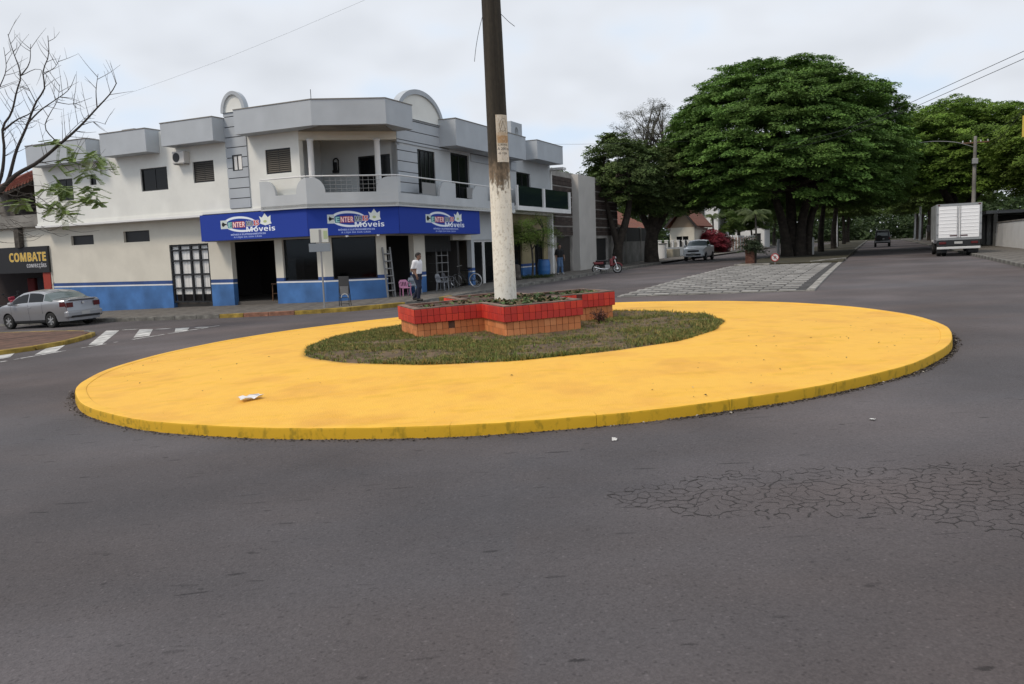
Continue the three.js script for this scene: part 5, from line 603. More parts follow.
const leafGeo = [1, 2, 3].map(s => leafCluster(s, 36, .50, .14, .18, .095)), leafGeoSmall = leafCluster(9, 40, .42, .4, .12, .055), leafGeoBig = leafCluster(12, 26, .8, .5, .34, .2);
const leafMat = new THREE.MeshPhysicalMaterial({ color: 0xffffff, roughness: .75, side: THREE.DoubleSide, transmission: .28, thickness: 0, specularIntensity: .35 });
function crown(parent, o, r) {                                // pads of leaf sprays through a dome; returns pad centres
  const pads = [], [cx, cy, cz] = o.c, [rx, ry, rz] = o.R, low = o.low ?? -.35; let guard = 0;
  while (pads.length < o.pads && guard++ < o.pads * 40) {
    const u = r() * 2 - 1, a = r() * 6.283, s = Math.sqrt(1 - u * u), d = [s * Math.cos(a), u, s * Math.sin(a)]; if (d[1] < low) continue;
    const k = r() < (o.core ?? .22) ? .35 + r() * .4 : .74 + r() * .26, lump = 1 + (o.lump ?? .22) * (fbm(d[0] * 2.3 + o.seed, d[1] * 2.3 + 4, d[2] * 2.3, 3) - .5) * 2, p = [cx + d[0] * rx * k * lump, cy + d[1] * ry * k * lump, cz + d[2] * rz * k * lump];
    if (fbm(p[0] * .33 + o.seed, p[1] * .5, p[2] * .33, 3) < (o.gap ?? .40)) continue; if (o.cut && o.cut(p)) continue; pads.push({ p, d });
  }
  const lists = [[], [], []], q = new THREE.Object3D(), up = V3(0, 1, 0), col = new THREE.Color();
  for (const { p, d } of pads) {
    const pr = o.padR * (.6 + r() * .8), tone = .72 + r() * .56, yel = r(); for (let i = 0; i < o.m; i++) {
      const a = r() * 6.283, e = Math.sqrt(r()) * pr, dr = (r() - .5) * pr * (o.flat ?? .5); q.position.set(p[0] + Math.cos(a) * e, p[1] + dr - e * e / pr * .22, p[2] + Math.sin(a) * e);
      q.quaternion.setFromUnitVectors(up, V3(d[0] * .45 + (r() - .5) * .5, 1, d[2] * .45 + (r() - .5) * .5).normalize()); q.rotateY(r() * 6.283); q.scale.setScalar((o.ls ?? 1) * (.7 + r() * .6)); q.updateMatrix(); const t = tone * (.8 + r() * .4); lists[o.geo ? 0 : r() * 3 | 0].push([q.matrix.clone(), [o.col[0] * t * (1 + .2 * yel), o.col[1] * t * (1 + .1 * yel), o.col[2] * t]]);
    }
  }
  lists.forEach((L, k) => { if (!L.length) return; const im = new THREE.InstancedMesh(o.geo ?? leafGeo[k], leafMat, L.length); L.forEach(([m, c], i) => { im.setMatrixAt(i, m); im.setColorAt(i, col.setRGB(...c)); }); im.name = 'crown'; im.userData.kind = 'stuff'; im.castShadow = im.receiveShadow = true; parent.add(im); });
  return pads;
}
function tree(o) {
  const r = rngOf(o.seed), [x, z] = o.at, y = G(x, z) + (o.h ?? .1), t = thing(o.name ?? 'shade_tree', o.label, 'tree', [x, y, z], 0, o.group), pads = crown(t, o, r), gs = [];
  for (const st of o.stems) gs.push(limb(st.p, st.r, st.n ?? 10)); part(t, 'trunk', gs, o.bark ?? M.bark); const lg = [], tips = o.stems.map(s => s.p.at(-1)), n = o.limbs ?? 16;
  for (let i = 0; i < n && pads.length; i++) { const { p } = pads[r() * pads.length | 0], b = tips[r() * tips.length | 0], l = Math.hypot(p[0] - b[0], p[1] - b[1], p[2] - b[2]), m = [mix(b[0], p[0], .45) + (r() - .5) * l * .14, mix(b[1], p[1], .38) + (r() - .3) * l * .1, mix(b[2], p[2], .45) + (r() - .5) * l * .14]; lg.push(limb([b, m, p], [(o.lr ?? .16) * (.7 + r() * .5), .035], 7)); for (let k = 0; k < 2; k++) { const e = pads[r() * pads.length | 0].p; if (Math.hypot(e[0] - m[0], e[1] - m[1], e[2] - m[2]) < l * .8) lg.push(limb([m, [mix(m[0], e[0], .5), mix(m[1], e[1], .6), mix(m[2], e[2], .5)], e], [(o.lr ?? .16) * .45, .02], 6)); } }
  if (lg.length) part(t, 'limbs', lg, o.bark ?? M.bark); return t;
}
const GRN = [.105, .200, .042];
// the great dome-shaped tree on the median
{ const [x, z] = A(40.6, 1.9); tree({ label: 'huge dome-shaped green tree with several stems on the grassy median', at: [x, z], seed: 11, c: [-.7, 7.6, 0], R: [9.5, 7.3, 8.6], pads: 3000, padR: .55, m: 5, col: GRN, gap: .365, low: -.55, lump: .10, flat: .24, core: .22, limbs: 26, lr: .24, cut: p => p[1] < 3.5 || fbm(p[0] * .5 + 7, p[1] * .8, p[2] * .5, 2) < .27, stems: [{ p: [[-.5, -.2, .3], [-.6, 1.2, .2], [-.9, 2.8, .2], [-1.7, 5.0, .6]], r: [.52, .38, .32, .26] }, { p: [[.5, -.2, .2], [.6, 1.4, .1], [.8, 3.0, 0], [1.4, 5.2, .2]], r: [.52, .38, .34, .26] }, { p: [[.1, -.2, -.4], [.1, 1.6, -.5], [.2, 3.4, -.9], [.2, 5.8, -1.4]], r: [.6, .45, .38, .28] }, { p: [[1.3, -.2, -.5], [1.45, 1.6, -.6], [1.8, 3.4, -.6], [2.8, 5.2, -.6]], r: [.4, .3, .26, .2] }] }); }
// right-hand row
const YG = [.13, .225, .034];
{ const [x, z] = A(53, 13.9); tree({ label: 'broad yellow-green tree spreading over the parked box truck', at: [x, z], seed: 23, c: [1.2, 6.9, 0], R: [9.2, 5.4, 7.0], pads: 1700, padR: .6, m: 5, col: YG, gap: .40, low: -.45, lump: .2, flat: .35, limbs: 20, lr: .2, cut: p => p[1] < 2.9, stems: [{ p: [[0, -.2, 0], [.1, 1.8, 0], [-.4, 3.4, .2], [-1.6, 5.4, .4]], r: [.5, .4, .33, .22] }, { p: [[.1, 1.4, 0], [.9, 3.2, -.2], [2.8, 5.2, -.3]], r: [.34, .3, .2] }] }); }
{ const [x, z] = A(44, 24); tree({ label: 'large green tree behind the pale wall at the right edge', at: [x, z], seed: 29, c: [0, 6.6, 0], R: [8.4, 5.2, 7], pads: 1200, padR: .7, m: 5, col: [.12, .195, .03], gap: .38, low: -.5, flat: .4, limbs: 14, cut: p => p[1] < 2.6, stems: [{ p: [[0, -.2, 0], [0, 2.2, 0], [.5, 4.8, 0]], r: [.5, .38, .28] }] }); }
{ const [x, z] = A(60, 14.8); tree({ label: 'green tree up the avenue behind the broad yellow-green one', at: [x, z], seed: 31, c: [-.6, 7.4, 0], R: [6.8, 5.4, 6.5], pads: 900, padR: .7, m: 5, col: [.10, .18, .03], gap: .40, low: -.45, flat: .4, limbs: 12, cut: p => p[1] < 3.0, stems: [{ p: [[0, -.2, 0], [0, 2, 0], [-.6, 4.8, 0]], r: [.42, .33, .24] }] }); }
// left-hand pavement trees in front of the stone building
const DK = [.085, .135, .042];
{ const [x, z] = A(31.6, -9.3); tree({ label: 'dark tree with leaning trunk just beyond the stone-striped building', at: [x, z], seed: 41, h: .146, c: [.2, 6.5, 0], R: [2.9, 2.9, 2.8], pads: 180, padR: .5, m: 6, col: DK, gap: .44, low: -.75, lump: .3, flat: .55, limbs: 14, lr: .11, cut: p => p[1] < 2.6, stems: [{ p: [[-.2, -.2, 0], [-.1, 1.4, 0], [.5, 3.2, 0], [.9, 5.2, 0]], r: [.42, .32, .26, .18] }, { p: [[-.1, 1.2, 0], [-.6, 3.2, .1], [-1.2, 5.4, .2]], r: [.24, .2, .12] }] }); }
{ const [x, z] = A(36.6, -8.2); tree({ label: 'dark thick-trunked tree left of the great dome tree', at: [x, z], seed: 47, h: .146, c: [.6, 5.9, 0], R: [3.5, 3.5, 3.4], pads: 320, padR: .55, m: 6, col: [.095, .145, .045], gap: .40, low: -.7, lump: .28, flat: .5, limbs: 16, lr: .14, cut: p => p[1] < 2.9, stems: [{ p: [[0, -.2, 0], [-.05, 1.2, 0], [.1, 2.6, 0], [.4, 4.8, 0]], r: [.62, .5, .46, .3] }, { p: [[.1, 2.0, 0], [1.2, 4.0, .1], [2.4, 5.8, .2]], r: [.34, .26, .16] }, { p: [[0, 2.2, 0], [-1, 4.2, .1], [-2, 6, .1]], r: [.3, .22, .14] }] }); }
// thin-leaved pale tree far behind them
{ const [x, z] = [16.9, -97]; tree({ label: 'thin grey half-bare tree rising behind the dark trees', at: [x, z], seed: 53, c: [0, 15.0, 0], R: [4.6, 3.4, 4.2], pads: 110, padR: .9, m: 4, col: [.10, .105, .075], gap: .36, low: -.6, flat: .6, geo: leafGeoSmall, ls: 1.0, limbs: 46, lr: .10, bark: M.barkGrey, stems: [{ p: [[0, -.2, 0], [.2, 5, 0], [0, 10.5, 0]], r: [.35, .28, .2] }, { p: [[.1, 6, 0], [1.2, 9, .3], [2, 12, .3]], r: [.2, .15, .1] }] }); }
// rows going up the avenue
{
  const proto = tree({ label: 'first leafy tree up the median beyond the great dome tree', at: A(54, 3.2), seed: 61, c: [0, 6.4, 0], R: [4.6, 4.0, 4.6], pads: 170, padR: 1.15, m: 12, col: [.085, .14, .03], gap: .38, low: -.6, flat: .45, limbs: 10, lr: .12, cut: p => p[1] < 2.6, stems: [{ p: [[0, -.2, 0], [0, 2, 0], [.3, 4.6, 0]], r: [.3, .24, .16] }] });
  const far = [[70, 3.6, 1.1], [90, 3, 1.15], [114, 3.2, 1.1], [140, 3, 1.2], [78, 15.2, 1.1], [94, 15, 1.1], [112, 15.2, 1.2], [132, 15, 1.15], [152, 15.2, 1.25], [70, -30, 1.15], [92, -27, 1.4], [106, -12, 1.1], [93, -12.6, .62], [114, -11, .72], [128, -11, 1.2], [146, -11, 1.3]];
  const ORD = ['first', 'second', 'third', 'fourth', 'fifth', 'sixth', 'seventh', 'eighth'], cnt = [0, 1, 0];
  far.forEach(([s, t, k], i) => { const [x, z] = A(s, t); again(proto, [x, G(x, z) + .1, z], i * 1.7, ORD[cnt[t > 10 ? 0 : t > 0 ? 1 : 2]++] + (t > 10 ? ' leafy tree of the far right row, counting up the avenue' : t > 0 ? ' leafy tree up the median beyond the great dome tree' : ' leafy tree behind the left pavement, counting up the avenue'), k, t > 10 ? 'right row of avenue trees' : t > 0 ? 'median row of avenue trees' : 'left row of avenue trees'); });
  // the wood closing the view
  const r = rngOf(71), N = 7000, im = new THREE.InstancedMesh(leafGeoBig, leafMat, N), q = new THREE.Object3D(), c = new THREE.Color();
  for (let i = 0; i < N; i++) { const s = 185 + r() * 60, t = -150 + r() * 330, [x, z] = A(s, t), h = (7 + 5 * fbm(t * .12, s * .1, 1, 3)) * r(); q.position.set(x, G(x, z) + .4 + h, z); q.rotation.set((r() - .5), r() * 6.28, (r() - .5)); q.scale.setScalar(2.0 + r() * 2); q.updateMatrix(); im.setMatrixAt(i, q.matrix); const k = .7 + r() * .6; c.setRGB(.06 * k, .095 * k, .035 * k); im.setColorAt(i, c); }
  im.name = 'distant_trees'; im.userData = { kind: 'stuff', label: 'far belt of trees closing the end of the avenue', category: 'trees' }; im.castShadow = im.receiveShadow = true; scene.add(im);
}
// small street tree by the barrel, with its grassy pit
{ const [x, z] = [1.25, -44.0]; tree({ name: 'small_tree', label: 'small young street tree with sparse crown beside the blue barrel', at: [x, z], seed: 81, h: .146, c: [0, 2.5, 0], R: [1.25, .85, 1.1], pads: 40, padR: .42, m: 6, col: [.16, .25, .05], gap: .36, low: -.8, flat: 1.1, lump: .5, geo: leafGeoSmall, ls: .6, limbs: 14, lr: .035, bark: M.barkGrey, stems: [{ p: [[0, -.1, 0], [.05, .8, 0], [.0, 1.7, 0], [-.1, 2.1, 0]], r: [.07, .06, .05, .035] }, { p: [[.0, 1.5, 0], [.4, 2.1, 0], [.7, 2.6, 0]], r: [.04, .03, .02] }] });
  const r = rngOf(83), im = new THREE.InstancedMesh(leafGeoSmall, leafMat, 90), q = new THREE.Object3D(), c = new THREE.Color(); for (let i = 0; i < 90; i++) { const [a, b] = [x - .2 + (r() - .5) * 2.4, z + .3 + (r() - .5) * 1.4]; q.position.set(a, G(a, b) + .2, b); q.rotation.set(0, r() * 6, 0); q.scale.setScalar(.4 + r() * .4); q.updateMatrix(); im.setMatrixAt(i, q.matrix); const k = .6 + r() * .7; c.setRGB(.07 * k, .10 * k, .03 * k); im.setColorAt(i, c); } im.name = 'weeds'; im.userData = { kind: 'stuff', label: 'weeds growing in the pavement round the small street tree', category: 'weeds' }; im.castShadow = im.receiveShadow = true; scene.add(im);
  const st = thing('tree_stump', 'rough grey stump on the pavement behind the painted pole', 'stump', [.35, G(.35, -42.6) + .146, -42.6]), pr = [[0, 0], [.34, 0], [.26, .2], [.22, .6], [.2, .78], [.1, .82], [0, .8]].map(p => new THREE.Vector2(...p)), g = new THREE.LatheGeometry(pr, 18), p = g.attributes.position; for (let i = 0; i < p.count; i++) { const k = .8 + .5 * fbm(p.getX(i) * 6 + 3, p.getY(i) * 4, p.getZ(i) * 6, 3); p.setX(i, p.getX(i) * k); p.setZ(i, p.getZ(i) * k); } g.computeVertexNormals(); part(st, 'stump_wood', g, M.barkGrey); }
// bare tree at the left edge
{
  const Y0 = G(-15.7, -23.5) + .11, t = thing('bare_tree', 'leafless dark-branched tree with a few green tufts at the left edge', 'tree', [-15.7, Y0, -23.5]), r = rngOf(91), gs = [], tw = [];
  const BR = [
  [[[-14.95, 4.08], [-14.61, 4.26], [-14.08, 4.68], [-13.49, 4.97], [-12.80, 5.45], [-12.11, 5.98], [-11.63, 6.42], [-11.15, 6.87], [-10.97, 7.13]], 0.075, 0.012],
  [[[-15.14, 3.77], [-14.57, 4.54], [-14.36, 5.39], [-14.33, 6.02], [-14.05, 6.39], [-13.83, 7.00], [-13.67, 7.42], [-13.83, 8.15], [-13.91, 8.57]], 0.06, 0.008],
  [[[-13.67, 7.42], [-13.39, 7.75], [-13.30, 8.28]], 0.02, 0.006],
  [[[-13.67, 7.42], [-13.14, 7.59], [-12.88, 7.35]], 0.012, 0.005],
  [[[-14.88, 4.00], [-14.43, 4.38], [-14.00, 5.38], [-13.66, 5.99], [-13.31, 6.68], [-13.03, 7.05], [-13.03, 7.51], [-12.82, 7.96], [-12.79, 8.49]], 0.06, 0.008],
  [[[-13.65, 6.07], [-13.18, 6.44], [-12.76, 6.67], [-12.25, 6.98], [-12.01, 7.36]], 0.025, 0.005],
  [[[-12.76, 6.67], [-12.37, 6.60], [-11.79, 6.78]], 0.012, 0.004],
  [[[-11.59, 6.44], [-11.56, 6.92], [-11.44, 7.38]], 0.018, 0.006],
  [[[-12.83, 5.53], [-13.13, 5.97], [-12.95, 6.35], [-12.71, 6.69], [-12.59, 7.15]], 0.018, 0.005],
  [[[-14.34, 5.92], [-13.91, 6.23], [-13.58, 6.38], [-13.33, 6.61]], 0.03, 0.01],
  [[[-14.57, 6.72], [-14.29, 7.17], [-14.08, 7.62], [-14.09, 8.23]], 0.02, 0.006],
  [[[-13.31, 6.64], [-13.50, 7.14], [-13.70, 7.46]], 0.012, 0.005],
  [[[-13.03, 7.43], [-12.66, 7.65], [-12.51, 7.95]], 0.012, 0.004],
  [[[-12.80, 5.45], [-12.35, 5.94], [-11.92, 6.32]], 0.012, 0.004],
  [[[-12.11, 5.98], [-11.70, 6.08], [-11.39, 5.99]], 0.012, 0.005],
  [[[-14.61, 4.26], [-14.15, 4.05], [-13.66, 4.11], [-13.06, 3.69]], 0.02, 0.006],
  [[[-13.49, 4.97], [-12.52, 5.01], [-11.68, 4.67], [-11.19, 4.73]], 0.014, 0.005],
  ];
  gs.push(limb([[0, -.2, 0], [.05, 1.4, 0], [.3, 2.8, 0], [.56, 4.05 - Y0, 0]], [.2, .16, .14, .10], 10), limb([[.3, 2.8, 0], [.75, 4.08 - Y0, .1]], [.12, .08], 8));
  BR.forEach(([P, a, b], i) => {
    const dz = i < 5 ? 0 : (hash3(i, 2, 9) - .5) * .9, pts = P.map((p, k) => V3(p[0] + 15.7, p[1] - Y0, dz * k / P.length * (a > .05 ? 1 : .6) + (i > 2 ? .0 : 0))); gs.push(limb(pts, [a, mix(a, b, .55), b], 7));
    const c = new THREE.CatmullRomCurve3(pts), n = Math.round(c.getLength() * 3.4); for (let k = 0; k < n; k++) { const u = .25 + .75 * r(), p = c.getPointAt(u), d = c.getTangentAt(u), s = r() < .5 ? 1 : -1, l = .25 + r() * .6, e = p.clone().add(V3(d.x * .5 - d.y * s * .8, d.y * .5 + d.x * s * .8 + .25, (r() - .5) * .7).multiplyScalar(l)); const m = p.clone().lerp(e, .5).add(V3((r() - .5) * .1, (r() - .5) * .1, 0)); tw.push(limb([p, m, e], [.009, .003], 4)); if (r() < .5) tw.push(limb([m, m.clone().add(V3((r() - .5) * .3, .1 + r() * .25, (r() - .5) * .2))], [.005, .002], 4)); }
  });
  for (let i = 0; i < 60; i++) { const p = V3(.3 + r() * 2.2, 2.9 + r() * 1.7, (r() - .5) * 1.5), e = p.clone().add(V3(.3 + r() * .7, (r() - .5) * .7, (r() - .5) * .6)); tw.push(limb([p, p.clone().lerp(e, .5).add(V3(0, -.08, 0)), e], [.008, .003], 4)); }
  part(t, 'trunk', gs, mat([.045, .038, .034], .95)); part(t, 'twigs', tw, mat([.085, .075, .065], .95));
  const lg = []; for (const [x, y, k] of [[-12.97, 5.53, .5], [-12.88, 4.19, 1], [-13.27, 3.78, .8], [-12.77, 3.56, .9], [-11.78, 5.14, .8], [-12.2, 4.68, .8], [-12.07, 4.16, .8], [-11.84, 3.87, .9], [-12.48, 5.31, .4], [-13.1, 4.3, 1], [-12.4, 3.9, .8], [-13.9, 3.9, .7], [-11.6, 4.9, .5], [-12.5, 4.95, .6]]) for (let q = 0; q < 15 * k; q++) { const b = V3(x + 15.7 + (r() - .5) * .4, y - Y0 + (r() - .5) * .25, (r() - .5) * .7), dir = V3(r() - .5, -.15 + (r() - .5) * .5, r() - .5).normalize(), l = .28 + r() * .3; for (let j = 0; j < 15; j++) for (const s of [-1, 1]) { const p = b.clone().addScaledVector(dir, l * j / 15), g = new THREE.PlaneGeometry(.10, .02).translate(.05, 0, 0).rotateX(-1.2 + r() * .6).rotateY(Math.atan2(-dir.z, dir.x) + s * 1.1).translate(p.x, p.y - .02 * j / 15, p.z); lg.push(g); } }
  part(t, 'foliage', lg, new THREE.MeshPhysicalMaterial({ color: lin(.19, .27, .07), roughness: .8, side: THREE.DoubleSide, transmission: .3, thickness: 0 }));
}
// bougainvillea, hedge and palms along the left pavement
function bush(label, at, R, n, col, seed, geo = leafGeo[0], ls = .7, h = .15) { const t = thing('bush', label, 'bush', [at[0], G(...at) + h, at[1]]), r = rngOf(seed); crown(t, { c: [0, R[1] * .85, 0], R, pads: n, padR: .42, m: 8, col, seed, gap: .25, low: -.8, flat: .9, ls }, r); part(t, 'stems', [0, 1, 2].map(i => limb([[(i - 1) * .25, -.1, 0], [(i - 1) * .4, R[1] * .5, .1]], [.05, .03], 6)), M.bark); return t; }
bush('crimson flowering bush at the roadside behind the white pickup', A(70, -9.7), [1.45, 1.5, 1.5], 110, [.26, .04, .06], 101);
bush('dark red-leaved bush right of the crimson flowering bush', A(74, -9.2), [1.0, 1.2, 1.2], 60, [.12, .03, .035], 103);
bush('small olive shrub by the picket fence far up the left pavement', A(80, -10), [1.4, .9, 1.2], 26, [.12, .13, .04], 105);
bush('green garden shrub behind the low white wall', A(60, -14), [1.8, 1.5, 1.5], 34, [.05, .09, .025], 107);
bush('dark spiky fern bush in the small brick planter', A(24.0, 1.05), [.42, .42, .42], 16, [.04, .06, .03], 109, leafGeoSmall, .45, .85);
function palm(label, at, H, n, seed, col, ks = 1, tr = .16) { const t = thing('palm', label, 'palm', [at[0], G(...at) + .1, at[1]]), r = rngOf(seed), fr = []; part(t, 'trunk', limb([[0, -.1, 0], [.05, H * .5, 0], [0, H, 0]], [tr, tr * .8, tr * .65], 10), M.barkGrey); for (let i = 0; i < n; i++) { const a = i / n * 6.283 + r() * .4, e = .1 + r() * 1.4, L = (1.5 + r() * .6) * ks, P = k => V3(Math.cos(a) * L * k * Math.cos(e * (1 - k * .8)), H + L * (Math.sin(e) * k - .75 * k * k), Math.sin(a) * L * k * Math.cos(e * (1 - k * .8))); fr.push(limb([P(0), P(.5), P(1)], [.02, .006], 4)); for (let j = 2; j < 22; j++) for (const s of [-1, 1]) { const p = P(j / 22), l = .42 * Math.sqrt(ks) * (1 - Math.abs(j / 22 - .45)) * (.7 + .5 * r()); fr.push(new THREE.PlaneGeometry(l, .03).translate(l / 2, 0, 0).rotateZ(-.9).rotateY(-a - s * 1.15).translate(p.x, p.y, p.z)); } } part(t, 'fronds', fr, new THREE.MeshPhysicalMaterial({ color: lin(...col), roughness: .8, side: THREE.DoubleSide, transmission: .25, thickness: 0 })); return t; }
palm('slender palm with drooping fronds standing in the brick planter on the median', A(24.3, 1.25), 2.9, 14, 111, [.14, .19, .07], .6, .07);
palm('palm beside the white house far up the left pavement', A(86, -12.4), 4.6, 16, 113, [.11, .15, .05]);
palm('taller palm among the gardens behind the picket fence', A(78, -14), 5.4, 16, 115, [.09, .13, .04]);
{ // brick planter at the median tip
  const [x, z] = A(23.9, 1.0), o = thing('brick_planter', 'small square brick planter at the tip of the median', 'planter', [x, G(x, z) + .08, z], -YA); o.scale.set(.62, .95, .62); part(o, 'core', bx(-.36, .36, 0, .9, -.36, .36), mat([.12, .08, .06], .95)); const bg = join(rbx(-.115, .115, 0, .065, -.05, .05, .006, 1)), ms = [mat([.14, .055, .035], .9), mat([.11, .045, .03], .9), mat([.17, .075, .05], .9)], r = rngOf(5); for (let y = 0; y < 12; y++) for (let s = 0; s < 4; s++) for (let k = 0; k < 3; k++) { const m = new THREE.Mesh(bg, ms[r() * 3 | 0]); m.name = 'brick'; const u = -.26 + k * .25 + (y & 1 ? .06 : 0) - .03, a = s * Math.PI / 2; m.position.set(Math.cos(a) * u + Math.sin(a) * .335, y * .076, -Math.sin(a) * u + Math.cos(a) * .335); m.rotation.y = a; m.castShadow = m.receiveShadow = true; o.add(m); } }
{ // no-parking disc
  const [x, z] = A(20.8, 2.75), o = thing('no_parking_sign', 'round red-rimmed no-parking sign on a short post before the great tree', 'traffic sign', [x, G(x, z) + .03, z], -.32); o.scale.setScalar(.6); part(o, 'post', cyl(.03, .03, 1.0, 0, 0, -.02, 10), M.zinc); const d = part(o, 'disc', new THREE.CylinderGeometry(.36, .36, .02, 32).rotateX(Math.PI / 2).translate(0, .78, .015), mat([.62, .60, .58], .5)); part(d, 'red_rim', new THREE.TorusGeometry(.33, .04, 6, 36).scale(1, 1, .3).translate(0, .78, .026), mat([.38, .03, .03], .5)); part(d, 'red_slash', new THREE.BoxGeometry(.62, .07, .008).rotateZ(-.785).translate(0, .78, .030), mat([.38, .03, .03], .5)); part(d, 'letter', [bx(-.1, -.04, .64, .92, .026, .031), bx(-.04, .09, .87, .92, .026, .031), bx(-.04, .09, .76, .81, .026, .031), bx(.05, .1, .80, .88, .026, .031), bx(.03, .1, .64, .76, .026, .031)], M.dark); }
for (const [s, t, l] of [[43.2, 3.2, 'white painted marker post among the stems of the great tree'], [42.0, .7, 'white painted marker post at the left of the great tree stems']]) { const [x, z] = A(s, t), o = thing('marker_post', l, 'post', [x, G(x, z) + .1, z]); part(o, 'post', [rbx(-.09, .09, -.05, 1.35, -.09, .09, .02)], M.white); part(o, 'cap', new THREE.ConeGeometry(.12, .1, 4).rotateY(.785).translate(0, 1.4, 0), M.concrete); }
for (const [s, t, l] of [[86, 3.2, 'white lamp post on the median beyond the great tree'], [118, 14.2, 'white painted post in the right row beyond the off-road vehicle'], [136, 14.2, 'second white painted post in the right row, farther off']]) { const [x, z] = A(s, t), o = thing('lamp_post', l, 'post', [x, G(x, z) + .1, z]); part(o, 'shaft', cyl(.16, .12, 7, 0, 0, 0, 12), M.white); part(o, 'arm', bar([0, 6.9, 0], [1.4, 7.2, 0], .04), M.zinc); part(o, 'lamp_head', rbx(1.2, 1.9, 7.12, 7.26, -.12, .12, .04), M.zinc); }
const picketM = mat([.46, .27, .20], .85);
// ---------------------------------------------------------------- walls and houses along the avenue
const av = (name, label, cat, s, t) => { const [x, z] = A(s, t); return thing(name, label, cat, [x, G(x, z), z], Math.PI / 2 - YA); };   // local x up the avenue, z towards its right side
{ const o = av('boundary_wall', 'grey boundary wall with dark upper panel behind the dark trees', 'wall', 33.8, -10.8); part(o, 'wall', bx(0, 14, -.3, 1.9, -.2, 0), mat([.33, .32, .30], .95, { tex: T.stain })); part(o, 'upper_panel', bx(0, 14, 1.9, 3.05, -.18, -.05), mat([.035, .035, .033], .8)); for (const x of [.1, 4.6, 9.2, 13.9]) part(o, 'pier', rbx(x - .12, x + .12, -.3, 3.12, -.22, .03, .02), M.concrete); }
{ const o = av('gate_pillar', 'white gate pillar right of the thick dark trunk', 'pillar', 49.2, -10.4); part(o, 'shaft', rbx(-.3, .3, -.2, 1.45, -.3, .3, .03), M.white); part(o, 'cap', rbx(-.36, .36, 1.45, 1.55, -.36, .36, .03), M.concrete); }
{ const o = av('garden_wall', 'low white garden wall with posts beside the white pickup', 'wall', 51, -11.0); part(o, 'wall', bx(0, 13, -.2, 1.1, -.18, 0), M.white); for (let x = 0; x <= 13; x += 2.6) { const p = part(o, 'post', rbx(x - .15, x + .15, -.2, 1.75, -.24, .06, .03), M.white); part(p, 'post_cap', rbx(x - .19, x + .19, 1.752, 1.83, -.28, .10, .02), M.white); } for (let x = .4; x < 12.8; x += .28) part(o, 'fence_bar', bx(x, x + .03, 1.1, 1.6, -.11, -.08), M.darkMetal); part(o, 'meter_box', rbx(1.0, 4.2, -.2, .95, .3, .9, .03), mat([.46, .42, .33], .9, { tex: T.stain })); }
{ const o = av('picket_fence', 'cream and pink picket fence beyond the crimson bush', 'fence', 81, -10.0); for (let i = 0; i < 12; i++) part(o, 'post', rbx(i * 2.6 - .16, i * 2.6 + .16, -.2, 2.2, -.16, .14, .03), M.white); for (let i = 0; i < 11; i++) for (let k = 0; k < 5; k++) part(o, 'picket', rbx(i * 2.6 + .3 + k * .42, i * 2.6 + .56 + k * .42, .1, 1.9, -.06, 0, .02), picketM); part(o, 'fence_rail', [bx(0, 28.6, .5, .6, -.1, -.061), bx(0, 28.6, 1.5, 1.6, -.1, -.061)], picketM); }
const fv = (name, label, cat, s, t) => { const [x, z] = A(s, t); return thing(name, label, cat, [x, G(x, z), z], -YA); };   // local x right of the avenue, z back down it
function gabled(o, W, D, h, rh, wallM, roofM, boardM, gableM) {       // gable towards the viewer
  const R = W / 2 + .45, an = Math.atan2(rh, R), L = Math.hypot(R, rh) + .05; part(o, 'wall', [...wallGrid(-W / 2, W / 2, -.3, h, -.2, 0, [[-W * .25, W * .25, .9, 2.2]]), bx(-W / 2, -W / 2 + .2, -.3, h, -D, -.2), bx(W / 2 - .2, W / 2, -.3, h, -D, -.2), bx(-W / 2, W / 2, -.3, h, -D - .2, -D)], wallM); part(o, 'gable_wall', slabShape(poly([[-W / 2, h], [W / 2, h], [0, h + rh * .9]]), -.2, -.01), gableM ?? wallM);
  const w = part(o, 'window', bx(-W * .25, W * .25, .9, 2.2, -.14, -.1), M.glassDark); part(w, 'window_frame', [bx(-W * .25, W * .25, .86, .92, -.1, .03), bx(-.03, .03, .92, 2.2, -.1, -.05)], M.white);
  for (const q of [-1, 1]) { const f = g => g.rotateZ(-q * an).translate(q * R / 2, h + rh / 2 + .06, -D / 2 + .3), rf = part(o, 'roof', f(new THREE.BoxGeometry(L, .12, D + 1.4)), roofM); for (let i = 0; i < 8; i++) part(rf, 'tile_course', f(new THREE.BoxGeometry(L / 8 * .97, .05, D + 1.42).translate(-L / 2 + (i + .5) * L / 8, .08, 0).rotateZ(.02)), roofM); part(o, 'barge_board', new THREE.BoxGeometry(L, .26, .08).rotateZ(-q * an).translate(q * R / 2, h + rh / 2 - .02, 1.02), boardM); }
}
{ const o = fv('house', 'house with orange tiled roof half hidden by the dark trees', 'house', 50, -18); gabled(o, 8, 9, 2.9, 2.4, M.creamLow, M.tile, M.bark); }
{ const o = fv('house', 'small house with dark-edged gable and orange roof behind the pickup', 'house', 66, -12.2); gabled(o, 2.7, 8, 3.2, 2.2, M.creamLow, M.tile, mat([.02, .016, .015], .8), mat([.34, .27, .2], .9)); }
